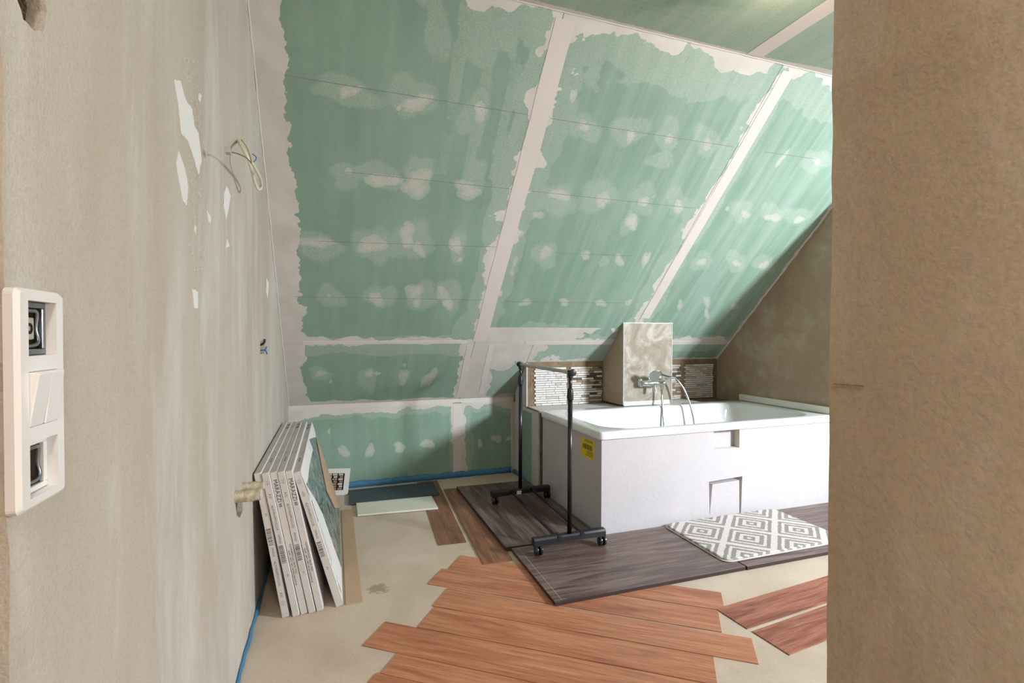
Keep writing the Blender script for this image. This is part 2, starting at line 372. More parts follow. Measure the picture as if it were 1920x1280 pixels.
for _ in range(420):
    t = random.random(); c = wpt((random.gauss(352+22*t, 9), 110+400*t**1.2)); r0 = random.uniform(.0006, .0022)
    if not .7 < c[0] < 2.4: continue
    vs = [bm.verts.new(lw(c[0]+r0*math.cos(a)*random.uniform(.6, 1.2), c[1]+2.2*r0*math.sin(a)*random.uniform(.6, 1.2), .0004)) for a in (0, 1.05, 2.1, 3.14, 4.2, 5.25)]
    bm.faces.new(vs)
tag(obj('filler_specks', bm, 'patch', wall_left), kind='stuff')
# ---- slope
def seg_d(x, c, w): return np.abs(x-c)-w
def blobs(px_list, conv):
    out = []
    for (cx, cy, rx, ry, rot) in px_list:
        c = conv((cx, cy)); a = math.radians(rot)
        u = conv((cx+rx*math.cos(a), cy+rx*math.sin(a))); v = conv((cx-ry*math.sin(a), cy+ry*math.cos(a)))
        out.append((c, (u[0]-c[0], u[1]-c[1]), (v[0]-c[0], v[1]-c[1])))
    return out
def blob_field(A, B, lst, seed, jag=.30):
    r = np.zeros_like(A)
    for k, (c, u, v) in enumerate(lst):
        det = u[0]*v[1]-u[1]*v[0]
        if abs(det) < 1e-9: continue
        da = A-c[0]; db = B-c[1]; p = (da*v[1]-db*v[0])/det; q = (u[0]*db-u[1]*da)/det
        th = np.arctan2(q, p); rad = np.sqrt(p*p+q*q)
        wob = 1+jag*(.6*np.sin(2*th+k*1.7)+.4*np.sin(3*th+k*2.9)+.25*np.sin(5*th+k))
        r = np.maximum(r, np.clip(.5+(wob-rad)*.9, 0, 1))
    return r
SKIM = [(650, 172, 62, 27, 10), (772, 182, 40, 44, 25), (890, 215, 30, 42, 10), (650, 330, 32, 22, 0), (710, 328, 42, 26, 5), (785, 318, 25, 28, 0), (890, 335, 25, 28, 0),
 (598, 462, 46, 24, 0), (700, 460, 32, 36, 0), (770, 452, 36, 42, 30), (858, 462, 18, 28, 0), (620, 556, 27, 20, 0), (715, 556, 28, 23, 0), (795, 556, 26, 26, 0), (845, 553, 25, 26, 0),
 (1095, 240, 30, 26, 0), (1180, 245, 32, 30, 0), (1253, 253, 22, 30, 0), (1325, 264, 28, 26, 0), (1035, 375, 44, 32, 0), (1120, 367, 32, 32, 0), (1205, 373, 28, 26, 0), (1272, 380, 22, 26, 0),
 (1022, 478, 20, 28, 0), (1132, 490, 9, 10, 0), (1390, 395, 25, 18, 0), (1447, 398, 20, 18, 0), (1495, 405, 22, 18, 0), (1315, 490, 22, 16, 0), (1380, 490, 20, 18, 0), (1433, 494, 18, 18, 0), (1530, 302, 26, 22, 0), (1238, 300, 30, 14, 0), (600, 700, 20, 12, 0), (690, 712, 14, 26, 0),
 (1180, 418, 15, 24, 10), (960, 90, 12, 20, 0), (820, 60, 24, 60, 5), (905, 60, 20, 60, 5)]
FILL = [(655, 171, 21, 12, -30), (783, 193, 26, 17, -20), (748, 202, 5, 6, 0), (901, 210, 13, 18, 8), (654, 320, 7, 7, 0), (718, 338, 33, 14, 5), (783, 346, 30, 25, 0), (876, 357, 26, 17, 0),
 (590, 454, 34, 11, 0), (698, 458, 25, 18, 10), (764, 440, 16, 22, 0), (785, 467, 17, 9, 40), (855, 460, 10, 19, -20), (862, 487, 5, 4, 0), (617, 555, 5, 4, 0), (706, 560, 15, 12, 20), (775, 546, 15, 17, 0), (782, 566, 8, 10, 0), (830, 550, 15, 11, 20), (840, 568, 9, 13, 0),
 (602, 700, 11, 6, 0), (692, 700, 10, 6, 0), (708, 700, 6, 4, -20), (757, 707, 8, 19, 20), (805, 708, 9, 22, 35), (758, 684, 4, 3, 0),
 (1095, 236, 9, 12, 0), (1182, 256, 6, 17, 12), (1254, 261, 9, 9, 0), (1327, 271, 9, 11, 20), (1050, 365, 18, 12, 0), (1130, 375, 13, 15, -20), (1207, 378, 12, 8, 0), (1272, 388, 9, 12, 20), (1010, 403, 10, 8, 0),
 (1024, 473, 12, 12, 0), (1098, 478, 10, 8, 0), (1161, 488, 8, 12, 0), (1211, 486, 6, 18, 20), (985, 567, 12, 7, 0), (1058, 566, 10, 7, 0), (1127, 568, 10, 7, 0), (1178, 567, 7, 6, -20),
 (1364, 391, 5, 4, 0), (1398, 402, 9, 7, 0), (1449, 408, 14, 8, 0), (1498, 412, 10, 7, 0), (1315, 491, 12, 5, -15), (1381, 494, 9, 6, 0), (1433, 497, 9, 8, -20), (1275, 571, 5, 10, 0), (1326, 565, 8, 9, 0), (1325, 588, 4, 12, 0), (1377, 575, 6, 8, 30), (1466, 298, 4, 20, 35), (1531, 302, 8, 7, 0),
 (1185, 416, 10, 18, 15), (1280, 430, 4, 4, 0), (536, 352, 4, 4, 0), (544, 371, 5, 4, 0), (1390, 240, 3, 5, 20), (978, 438, 5, 6, 0), (966, 490, 5, 10, 20), (960, 510, 4, 8, 20), (1075, 180, 6, 16, 12), (620, 715, 4, 4, 0)]
BS = blobs(SKIM, slp); BF = blobs(FILL, slp)
def slope_mask(x, s):
    n1 = fbm(x, s, 9, 1); n2 = fbm(x, s, 5, 40); n3 = fbm(x, s, 22, 80); big = fbm(x, s, 2.2, 120)
    nx = fbm(x, s*.12, 26, 60)
    spot = blob_field(x, s, BF, 1); fill = 0*x; skim = blob_field(x, s, BS, 2)
    F = lambda d, wd: np.clip(.5-d/wd, 0, 1)
    fill = np.maximum(fill, F(x-(WX+.125+.022*s*.0)+n1*.09+n3*.05, .03))                       # band along the left wall
    t1 = .962+.012*(s-1.2); t2 = 2.225+.01*(s-1.3)
    up = s > .62
    fill = np.maximum(fill, np.where(up, F(seg_d(x, t1, .055)+n1*.22+n3*.08+.01, .03), 0))
    skim = np.maximum(skim, np.where(up, F(seg_d(x, t1, .15)+n2*.16, .04), 0))
    fill = np.maximum(fill, np.where(up, F(seg_d(x, t2, .042)+n1*.14+n3*.06+.012, .03), 0))
    skim = np.maximum(skim, np.where(up, F(seg_d(x, t2, .12)+n2*.14, .04), 0))
    fill = np.maximum(fill, F((2.695-s)+n1*.16+n2*.10, .03))                                  # ridge
    skim = np.maximum(skim, F((2.52-s)+n2*.3+np.where(x < .55, .22, 0), .05))
    fill = np.maximum(fill, F(np.abs(s-.665)-.03+n1*.09+n3*.04, .03))                          # horizontal seam
    skim = np.maximum(skim, F(np.abs(s-.62)-.09+n2*.1, .05))
    low = s < .66
    fill = np.maximum(fill, np.where(low, F(seg_d(x, 1.0+.08*(.6-s), .15)+n1*.16+n3*.05, .03), 0))
    fill = np.maximum(fill, np.where((s < .80) & (x > 1.0) & (x < 2.08), F((.60-s)*.7+(x-1.85)*.3+n2*.45+n1*.18+.02, .04), 0))
    skim = np.maximum(skim, np.where((x > 1.0) & (x < 2.1), F(s-.78+n2*.4, .06), 0))
    fill = np.maximum(fill, F(s-.03+n1*.06, .03))
    fill = np.maximum(fill, np.where(x > RX, F(s-.445+n1*.09, .03), 0))
    fill = np.maximum(fill, F(GX-.02-x+n1*.05, .02))
    # pale vertical skim stripes in the upper left board and the middle boards
    st = np.where(s > 1.9, .62*sstep(.25, .55, x)*(np.sin(x*46+s*1.0+n2*2) > .1), 0)*(x < .95)*sstep(-.35, .0, big+.2)
    skim = np.maximum(skim, st)
    wash = .35+.9*sstep(.7, 2.3, x)+.5*(big+.2)
    return skim+n3*.04, fill, np.clip(wash, 0, 1.6), spot
slope = struct('ceiling_slope', prism(bmesh.new(), [S(WX, -.02, -.012), S(WX, 2.75, -.012), S(WX, 2.75, -.06), S(WX, -.02, -.06)], (5.3-WX, 0, 0)), 'filler')
sto = lambda x, s, d: S(x, s, d)
g = .0015
for (x0, x1, s0, s1) in ((WX, .96, 0, .64), (.96, RX, 0, .64), (RX, 2.22, .424, .64), (2.22, GX, .424, .64), (WX, .96, .64, 2.727), (.96, 2.22, .64, 2.727), (2.22, GX, .64, 2.727)):
    panel('plasterboard_panel', x0+g, x1-g, s0+g, s1-g, sto, slope_mask, 'green', slope)
def strip(name, pts, w, th, to3, mat, parent, jit=.0):
    """flat strip along a polyline of (a,b), width w, thickness th"""
    bm = bmesh.new(); L = []
    for i, p in enumerate(pts):
        a = pts[max(i-1, 0)]; b = pts[min(i+1, len(pts)-1)]; d = Vector((b[0]-a[0], b[1]-a[1])).normalized(); nn = Vector((-d.y, d.x))
        e0 = w/2+random.uniform(-jit, jit); e1 = w/2+random.uniform(-jit, jit)
        q0 = (p[0]+nn.x*e0, p[1]+nn.y*e0); q1 = (p[0]-nn.x*e1, p[1]-nn.y*e1)
        L.append([bm.verts.new(to3(*q0, 0)), bm.verts.new(to3(*q0, th)), bm.verts.new(to3(*q1, th)), bm.verts.new(to3(*q1, 0))])
    for a, b in zip(L, L[1:]):
        for k in range(3): bm.faces.new((a[k], b[k], b[k+1], a[k+1]))
    bm.faces.new(L[0]); bm.faces.new(L[-1][::-1])
    bmesh.ops.recalc_face_normals(bm, faces=bm.faces); return obj(name, bm, mat, parent)
def line_pts(p, q, n=14, amp=0.): return [(p[0]+(q[0]-p[0])*i/n+random.uniform(-amp, amp), p[1]+(q[1]-p[1])*i/n+random.uniform(-amp, amp)) for i in range(n+1)]
a = slp((902, 632)); b = slp((1058, 48)); strip('joint_tape', line_pts((a[0]-.004, .665), (b[0], 2.7)), .098, .0014, sto, 'tape', slope, .002)
a = slp((1207, 600)); b = slp((1470, 150)); strip('joint_tape', line_pts((a[0], a[1]+.02), (b[0], 2.7)), .078, .0014, sto, 'tape', slope, .0015)
strip('joint_tape', line_pts((2.56, .635), (3.25, .635)), .042, .0014, sto, 'tape', slope, .001)
strip('joint_tape', line_pts((1.35, .640), (2.08, .638)), .035, .0014, sto, 'tape', slope, .001)
strip('joint_tape', line_pts((WX+.12, .652), (.9, .655)), .030, .0012, sto, 'filler', slope, .003)
strip('joint_tape', line_pts((.93, .62), (.955, .02)), .05, .0014, sto, 'tape', slope, .003)
strip('joint_tape', line_pts((1.09, .62), (1.13, .05)), .045, .0012, sto, 'filler', slope, .006)
for (p, q) in (((534, 141), (990, 215)), ((1032, 222), (1375, 275)), ((650, 322), (1300, 390)), ((600, 452), (930, 463)), ((1040, 474), (1190, 480)), ((553, 556), (900, 562)), ((945, 565), (1180, 568)), ((1435, 285), (1530, 298))):
    a = slp(p); b = slp(q); strip('pencil_line', line_pts(a, b, 6), .0022, .0005, sto, 'ink_light', slope)
# corner bead seam between left wall and slope
bm = bmesh.new(); tube(bm, [Vector(S(WX+.003+random.uniform(-.001, .002), s, .004)) for s in np.linspace(0, 2.72, 60)], .0035, 6); obj('corner_seam', bm, 'filler', slope)
# ---- flat ceiling
def ceil_mask(x, y):
    n1 = fbm(x, y, 9, 5); n2 = fbm(x, y, 5, 33); F = lambda d, wd: np.clip(.5-d/wd, 0, 1)
    fill = F((RY-.035)-y+n1*.10+n2*.08, .03)
    skim = np.maximum(F((RY-.16)-y+n2*.3, .2), F(seg_d(x, 2.015, .11)+n2*.15, .15))
    return skim, fill, .9+0*x, 0*x
ceiling = struct('ceiling', BX(-1.75, 5.3, -2.0, RY+.03, CZ+.012, CZ+.07), 'filler')
cto = lambda x, y, d: (x, y, CZ-d)
for (x0, x1) in ((WX, .755), (.755, 2.015), (2.015, GX)):
    panel('plasterboard_panel', x1-g, x0+g, .37, RY-g, cto, ceil_mask, 'green', ceiling, .02)
strip('joint_tape', line_pts((2.013, .4), (2.013, 2.0)), .095, .0014, cto, 'tape', ceiling, .001)
bm = bmesh.new(); tube(bm, [(x, RY-.001, CZ-.001+random.uniform(-.001, .001)) for x in np.linspace(WX, GX, 70)], .003, 6); obj('corner_seam', bm, 'tape', ceiling)
# ---- knee wall
kpt = lambda px: (on(px, 1, KY).x, on(px, 1, KY).z)
KF = blobs([(645, 846, 10, 11, 0), (638, 842, 5, 5, 0), (694, 845, 9, 12, 0), (749, 838, 12, 9, 10), (802, 832, 12, 9, -10), (805, 830, 4, 3, 0), (617, 808, 3, 6, 0), (900, 831, 5, 8, 0), (931, 822, 9, 8, 0), (954, 822, 6, 4, 0)], kpt)
def knee_mask(x, z):
    n1 = fbm(x, z, 9, 9); n2 = fbm(x, z, 5, 71); n3 = fbm(x, z, 24, 31); F = lambda d, wd: np.clip(.5-d/wd, 0, 1)
    fill = F(KZ-.055-z+n1*.06+n3*.02, .03)
    fill = np.maximum(fill, F(KZ-.10-z+n2*.12+n1*.08+.02, .04)*.96)
    fill = np.maximum(fill, F(seg_d(x, .955, .055)+n1*.09+n3*.03, .03)); fill = np.maximum(fill, F(1.395-x+n1*.03, .02)); fill = np.maximum(fill, F(x-(WX+.02)+n1*.06, .03))
    skim = np.maximum(blob_field(x, z, KF, 4), F(KZ-.13-z+n2*.16, .06)); skim = np.maximum(skim, F(seg_d(x, .97, .10)+n2*.1, .04))
    return skim, fill, .5+0*x, blob_field(x, z, KF, 4)
wall_back = struct('wall_back', BX(WX-.02, RX+.06, KY+.012, KY+.07, 0, KZ+.02), 'filler')
kto = lambda x, z, d: (x, KY-d, z)
panel('plasterboard_panel', WX, .958, .002, KZ, kto, knee_mask, 'green', wall_back); panel('plasterboard_panel', .961, RX, .002, KZ, kto, knee_mask, 'green', wall_back)
strip('joint_tape', line_pts((.94, .03), (.94, .60)), .07, .0014, kto, 'tape', wall_back, .002); strip('joint_tape', line_pts((WX+.01, KZ-.02), (RX-.01, KZ-.022)), .032, .0014, kto, 'tape', wall_back, .002)
# ---- return wall of the tub niche (faces the left wall)
def ret_mask(y, z):
    n1 = fbm(y, z, 11, 19); n2 = fbm(y, z, 5, 7); n3 = fbm(y, z, 28, 3); F = lambda d, wd: np.clip(.5-d/wd, 0, 1)
    fill = np.maximum(F(KY-.10-y+n1*.05, .02), F(y-3.42+n1*.04+n3*.02, .02)); fill = np.maximum(fill, np.where(z > .55, F(.56-z+n1*.1, .02), 0)); fill = np.maximum(fill, F(.24+n2*.9, .1)*.9)
    return np.clip(.30+n2*1.1, 0, 1), fill, .4+0*y, 0*y
rto = lambda y, z, d: (RX-d, y, z)
wall_return = struct('wall_return', prism(bmesh.new(), [(RX+.012, 3.40, 0), (RX+.012, 3.40, .585), (RX+.012, NY, .585), (RX+.012, NY, KZ+KY-NY), (RX+.012, KY+.01, KZ-.01), (RX+.012, KY+.01, 0)], (.022, 0, 0)), 'brown')
panel('plasterboard_panel', KY-.002, 3.40, .002, .586, rto, ret_mask, 'green', wall_return, .01, .012)
def rto2(y, t, d):  # upper return: follows the slope
    z0 = .588; z1 = KZ+KY-y-.004; return (RX-d, y, z0+(z1-z0)*t)
panel('plasterboard_panel', KY-.045, NY+.002, 0, 1, rto2, lambda y, t: ret_mask(y, .588+t*.3), 'green', wall_return, .02, .012)
# ---- ledge behind the tub, niche wall, pipe boxing
bm = BX(RX+.036, GX, 3.402, NY, .0, .578)
for f in bm.faces: f.material_index = 0
wall_ledge = struct('wall_ledge', bm, 'brown')
bm = BX(RX, 2.9, 3.350, NY+.01, .576, .586, bev=.002)
obj('ledge_board', bm, 'filler', wall_ledge)
wall_niche = struct('wall_niche', BX(RX+.035, GX, NY, NY+.06, .5, KZ+KY-NY+.02), 'brown')
bm = prism(bmesh.new(), [(2.095, 3.33, .606), (2.095, 3.33, KZ+KY-3.33), (2.095, NY, KZ+KY-NY), (2.095, NY, .606)], (.445, 0, 0))
bmesh.ops.bevel(bm, geom=[e for e in bm.edges if abs((e.verts[0].co-e.verts[1].co).z) > .4], offset=.006, segments=2, affect='EDGES')
boxing = struct('wall_boxing', bm, ['smear', 'gable'])
for p in boxing.data.polygons:
    if abs(p.normal.x) > .7: p.material_index = 1
obj('sealing_strip', BX(2.097, 2.538, 3.326, 3.332, .600, .634, bev=.0015), 'filler', boxing)
for nm, xx in (('corner_bead', 2.096), ('corner_bead', 2.538)):
    bm = bmesh.new(); tube(bm, [(xx+random.uniform(-.0012, .0012), 3.331, z) for z in np.linspace(.61, 1.24, 26)], .0045, 6); obj(nm, bm, 'filler', boxing)
bm = bmesh.new(); tube(bm, [(x, 3.331, KZ+KY-3.331-.003+random.uniform(-.002, .002)) for x in np.linspace(2.09, 2.545, 26)], .005, 6); obj('corner_bead', bm, 'filler', boxing)
# ---- brown wall stub at the end of the tub
bm = prism(bmesh.new(), [(GX, 2.42, 0), (GX, KY, 0), (GX, KY, KZ+.01), (GX, 2.42, KZ+KY-2.42+.01)], (.11, 0, 0))
bmesh.ops.recalc_face_normals(bm, faces=bm.faces); wall_right = struct('wall_right', bm, 'gable')
bm = bmesh.new(); tube(bm, [Vector(S(GX-.006+random.uniform(-.003, .003), s, .002)) for s in np.linspace(.43, 2.7, 70)], [random.uniform(.004, .010) for _ in range(70)], 6); obj('corner_seam', bm, 'filler', wall_right)
def window(name, mtx, w_, h_):
    bm = bmesh.new()
    for (x0, x1, z0, z1) in ((0, w_, 0, .06), (0, w_, h_-.06, h_), (0, .06, .06, h_-.06), (w_-.06, w_, .06, h_-.06)): box(bm, x0, x1, -.03, .03, z0, z1, bev=.004)
    bm.transform(mtx); return struct(name, bm, 'pvc')
# ---- wall between corridor and room: its side is the surface at the right of the picture
FX, FY = .45, .352
bm = BX(FX, FX+.12, -1.9, FY, 0, CZ); 
bmesh.ops.subdivide_edges(bm, edges=[e for e in bm.edges if abs(e.verts[0].co.z-e.verts[1].co.z) > 1], cuts=60)
for v in bm.verts:
    if v.co.y > FY-.01: v.co += Vector((random.uniform(-.0008, .0008), random.uniform(-.0012, .0004), 0))
wall_front = struct('wall_front', bm, 'reveal')
# ---- opposite slope with its roof window, end walls
OY = -.1; OS = lambda x, q: Vector((x, OY-q, CZ-q))
bm = bmesh.new(); poly_holes(bm, [(FX+.12, 0), (5.3, 0), (5.3, 1.8), (FX+.12, 1.8)], [[(3.95, .22), (4.85, .22), (4.85, .98), (3.95, .98)]], OS, .10, (0, .707, -.707)); bmesh.ops.recalc_face_normals(bm, faces=bm.faces)
struct('ceiling_slope_opposite', bm, 'filler')
bm = bmesh.new()
for (x0, x1, q0, q1) in ((3.95, 4.85, .22, .27), (3.95, 4.85, .93, .98), (3.95, 4.0, .27, .93), (4.8, 4.85, .27, .93)):
    prism(bm, [OS(x0, q0), OS(x1, q0), OS(x1, q1), OS(x0, q1)], (0, -.03, .03))
bmesh.ops.recalc_face_normals(bm, faces=bm.faces); struct('window_1', bm, 'pvc')
struct('wall_opposite', BX(FX+.12, 5.3, -2.0, -1.9, 0, .80), 'filler'); struct('wall_far_right', BX(5.3, 5.4, -2.0, KY, 0, CZ), 'filler'); struct('wall_back_right', BX(GX+.11, 5.3, KY, KY+.06, 0, KZ+.02), 'filler')
# scribed line on the reveal
a = on((1560, 719), 0, FX); b = on((1620, 724), 0, FX)
bm = bmesh.new(); tube(bm, [(FX-.0004, a.y-.002, a.z), (FX-.0004, b.y, b.z)], .0004, 4); obj('scratch', bm, 'rough', wall_front)
# ---- corridor behind the camera
struct('wall_corridor_end', BX(-1.75, FX, -2.0, -1.9, 0, CZ), 'wall')
bm = bmesh.new(); poly_holes(bm, [(-1.9, 0), (-.35, 0), (-.35, CZ), (-1.9, CZ)], [[(-1.65, .95), (-.55, .95), (-.55, 2.15), (-1.65, 2.15)]], lambda y, z: Vector((-1.75, y, z)), .12, (1, 0, 0)); bmesh.ops.recalc_face_normals(bm, faces=bm.faces)
struct('wall_corridor_left', bm, 'wall'); struct('wall_corridor_back', BX(-1.75, WX-.25, -.35, -.25, 0, CZ), 'wall')
window('added_window', Matrix.Translation((-1.83, -1.65, .95)) @ Matrix.Rotation(math.pi/2, 4, 'Z'), 1.1, 1.2)  # window added out of view so fill light reaches the reveal
# ---- blue edge strip
def foam(name, pts, h, th):
    bm = bmesh.new(); L = []
    for (p, nrm) in pts:
        p = Vector(p); nrm = Vector(nrm); hh = h+random.uniform(-.006, .006); tt = th+random.uniform(-.003, .003)
        L.append([bm.verts.new(p), bm.verts.new(p+nrm*tt), bm.verts.new(p+nrm*(tt+.004)+Vector((0, 0, hh*.7))), bm.verts.new(p+nrm*(tt*.6)+Vector((0, 0, hh))), bm.verts.new(p+Vector((0, 0, hh)))])
    for a, b in zip(L, L[1:]):
        for k in range(5): bm.faces.new((a[k], a[(k+1) % 5], b[(k+1) % 5], b[k]))
    bm.faces.new(L[0][::-1]); bm.faces.new(L[-1]); bmesh.ops.recalc_face_normals(bm, faces=bm.faces)
    return struct(name, bm, 'blue', smooth=True)
foam('trim_1', [((x, KY-.001, 0), (0, -1, 0)) for x in np.linspace(WX+.012, RX-.03, 60)], .044, .016)
foam('trim_2', [((WX+.001, y, 0), (1, 0, 0)) for y in np.linspace(.66, KY-.02, 70)], .02, .007)
foam('trim_3', [((RX-.001, y, 0), (-1, 0, 0)) for y in np.linspace(3.64, KY-.02, 14)], .03, .009)

# ================================================================== MOSAIC TILES
def unit_tile():
    bm = bmesh.new(); bmesh.ops.create_cube(bm, size=1)
    bmesh.ops.delete(bm, geom=[f for f in bm.faces if f.normal.y > .9], context='FACES')
    f = [f for f in bm.faces if f.normal.y < -.9]
    me = bpy.data.meshes.new('mosaic_tile'); 
    for v in bm.verts:
        if v.co.y < 0: v.co.x *= .985; v.co.z *= .86
    bm.to_mesh(me); bm.free(); me.materials.append(TILE_COLS[0]); return me
TM = unit_tile()
def mosaic(x0, x1, z0, z1, weights, tilt=0., skew=0.):
    rows = 17; ph = (z1-z0)/rows
    for r in range(rows):
        z = z0+ph*(r+.5); x = x0+(0 if r % 2 else .012)+random.uniform(-.003, .003); xe = x1-random.uniform(0, .012)
        while x < xe-.012:
            L = random.choice((.05, .07, .09, .11)); L = min(L, xe-x)
            if xe-x-L < .016: L = xe-x
            o = bpy.data.objects.new('mosaic_tile', TM); COL.objects.link(o); o.parent = wall_niche
            d = random.uniform(.008, .012); o.location = (x+L/2+skew*(z-z0), NY-d/2, z); o.scale = (L-.0022, d, ph-.0022)
            f = (x-x0)/max(x1-x0, .01); o.material_slots[0].link = 'OBJECT'; o.material_slots[0].material = TILE_COLS[random.choices(range(4), weights(f))[0]]
            x += L
mosaic(1.484, 1.772, .588, .888, lambda f: (1, .06, 0, 0), skew=-.02)
mosaic(1.786, 2.086, .588, .888, lambda f: (1.0-.75*f, .25+.2*f, .05+.6*f, .04+.55*f))
mosaic(2.60, 2.868, .588, .888, lambda f: (.3, .5, .6, .4))
mosaic(2.902, 3.215, .588, .888, lambda f: (.9, .25, 0, 0))

# ================================================================== PLANKS
def plank_mesh(L, W, T, name='plank', mat='plank'):
    bm = BX(0, L, 0, W, 0, T, bev=.0006, seg=1); me = bpy.data.meshes.new(name); bm.to_mesh(me); bm.free(); me.materials.append(M[mat]); return me
U = Vector((.80, -.60, 0)); Nn = Vector((.60, .80, 0)); PA = math.atan2(-.60, .80)
rows = [(2.240, 2.397, -1.021, .233), (2.075, 2.233, -1.050, .206), (1.911, 2.066, -.945, .309), (1.755, 1.908, -.932, .162), (1.590, 1.752, -1.07, .18), (1.478, 1.588, -.925, .32), (1.32, 1.476, -.938, .31), (1.16, 1.318, -1.0, .2), (1.0, 1.158, -.9, .3)]
for k, (n0, n1, u0, u1) in enumerate(rows):
    o = bpy.data.objects.new('plank', plank_mesh(u1-u0, n1-n0-.0008, .003)); COL.objects.link(o); o.parent = floor
    p = U*u0+Nn*n0; o.location = (p.x, p.y, .0002+.0); o.rotation_euler = (0, 0, PA)
def loose(x, y, ang, L, mat, label, z=.0004, tilt=0., W=.157):
    o = bpy.data.objects.new('vinyl_plank', plank_mesh(L, W, .003, 'vinyl_plank', mat)); COL.objects.link(o); o.location = (x, y, z); o.rotation_euler = (0, tilt, math.radians(ang))
    return tag(o, label, 'plank', 'loose vinyl planks')
loose(.692, 2.68, 86.4, 1.215, 'plank2', 'brown vinyl plank on bare screed with the ivory tile across it')
loose(.856, 2.378, 87.0, 1.265, 'plank2', 'brown vinyl plank running half under the dark panel below the clothes rack', .0041, math.radians(.08), .155)
loose(1.518, 1.521, 4.3, 1.25, 'plank3', 'reddish vinyl plank tucked under the corner of the laid planks')
loose(1.537, 1.345, 5.2, 1.25, 'plank3', 'reddish vinyl plank lying free of the laid planks on bare screed')

# ================================================================== DARK PANELS
def dark_panel(x0, x1, y0, y1, along, label, rot=0., lines=False, lift=0.):
    r = empty('dark_wood_panel', (x0, y0, lift), (0, lift/(x1-x0)*.98, rot)); tag(r, label, 'panel', 'dark wood panels on the floor')
    T = .0195; L, W = (x1-x0, y1-y0) if along == 'x' else (y1-y0, x1-x0)
    o = obj('panel_body', BX(0, L, 0, W, .0012, T, bev=.0008, seg=1), ['board', 'board_edge'], r)
    for p in o.data.polygons:
        if p.normal.z < .6: p.material_index = 1
    if along == 'y': o.rotation_euler = (0, 0, math.pi/2); o.location = (W, 0, 0)
    if lines:
        obj('scribed_line', BX(.034, .0355, .01, W-.01, T, T+.0003), 'chalk', r); obj('scribed_line', BX(.0, .06, .012, .0132, T, T+.0003), 'chalk', r); obj('scribed_line', BX(.002, .3, W-.008, W-.0068, T, T+.0003), 'chalk', r)
    return r
dark_panel(.856, 1.414, 2.492, 3.612, 'y', 'dark oak panel on the floor under the far end of the clothes rack', 0, False, .0065)
dark_panel(.880, 1.893, 1.918, 2.486, 'x', 'dark oak panel before the tub under the near rack foot, scribed with lines', -.010, True)
dark_panel(1.900, 3.24, 1.905, 2.476, 'x', 'dark oak panel before the tub, mostly under the diamond mat', -.014)

# ================================================================== BATH TUB
def rrect(cx, cy, hx, hy, r, n=10):
    out = []
    for (sx, sy, a0) in ((1, 1, 0), (-1, 1, 90), (-1, -1, 180), (1, -1, 270)):
        for k in range(n+1):
            a = math.radians(a0+90*k/n); out.append((cx+sx*(hx-r)+r*math.cos(a), cy+sy*(hy-r)+r*math.sin(a)))
    return out
tub = empty('bathtub', (2.2955, 2.920, .0105)); tub.scale = (1.025, 1, 1); tag(tub, 'white enamel bathtub set on a polystyrene support below the slope', 'bathtub')
ox, oy = 2.3, 2.965
bm = bmesh.new()
def ring(cx, cy, hx, hy, r, z): return [bm.verts.new((x-ox, y-oy, z)) for x, y in rrect(cx, cy, hx, hy, r)]
X0, X1, Y0, Y1 = 1.440, 3.232, 2.530, 3.392
cx, cy, hx, hy = (X0+X1)/2, (Y0+Y1)/2, (X1-X0)/2, (Y1-Y0)/2
ix, iy, jx, jy = 2.345, 2.95, .80, .355
R_ = [ring(cx, cy, hx-.012, hy-.012, .02, .545), ring(cx, cy, hx-.001, hy-.001, .025, .545), ring(cx, cy, hx, hy, .026, .549), ring(cx, cy, hx, hy, .026, .580), ring(cx, cy, hx-.002, hy-.002, .026, .5855), ring(cx, cy, hx-.007, hy-.007, .026, .588),
      ring(ix, iy, jx+.012, jy+.010, .20, .586), ring(ix, iy, jx+.002, jy+.002, .195, .5845), ring(ix, iy, jx-.006, jy-.006, .19, .578), ring(ix, iy, jx-.012, jy-.012, .19, .565), ring(ix, iy, jx-.045, jy-.03, .18, .44), ring(ix, iy, jx-.10, jy-.055, .17, .28), ring(ix, iy, jx-.15, jy-.08, .16, .20), ring(ix, iy, jx-.22, jy-.13, .13, .165), ring(ix, iy, jx-.42, jy-.24, .08, .155)]
for a, b in zip(R_, R_[1:]):
    for k in range(len(a)): bm.faces.new((a[k], a[(k+1) % len(a)], b[(k+1) % len(a)], b[k]))
bm.faces.new(R_[-1]); bmesh.ops.recalc_face_normals(bm, faces=bm.faces)
tb = obj('basin', bm, 'enamel', tub); smooth_by_angle(tb, 50)
bm = bmesh.new(); lathe(bm, [(0, .03), (.004, .028), (.004, 0)], (0, 0, .156), (0, 0, 1)); obj('drain', bm, 'chrome', tub)
# support
sup = empty('tub_support', (1.429, 2.500, 0)); sup.scale = (.978, 1, 1.018); tag(sup, 'white polystyrene tub support with square cut-outs in its front', 'tub support')
def sp(x, z): return Vector((x-1.455, 0, z))
notch = [(2.262, .5435), (2.470, .5435), (2.470, .427), (2.262, .432)]; plug = [(2.228, .236), (2.496, .246), (2.487, .016), (2.236, .012)]
out_ = [(1.458, .0), (3.30, 0), (3.30, .544), (2.470, .544), (2.470, .427), (2.262, .432), (2.262, .544), (1.458, .544)]
bm = bmesh.new(); poly_holes(bm, out_, [plug], sp, .045, (0, -1, 0)); bmesh.ops.recalc_face_normals(bm, faces=bm.faces)
fr = obj('front_slab', bm, ['eps', 'eps_edge'], sup)
for p in fr.data.polygons:
    c = p.center
    if abs(p.normal.y) < .5 and 0.7 < c.x < 1.1: p.material_index = 1
obj('side_slab', BX(0, .05, .004, .84, 0, .543), 'eps', sup)
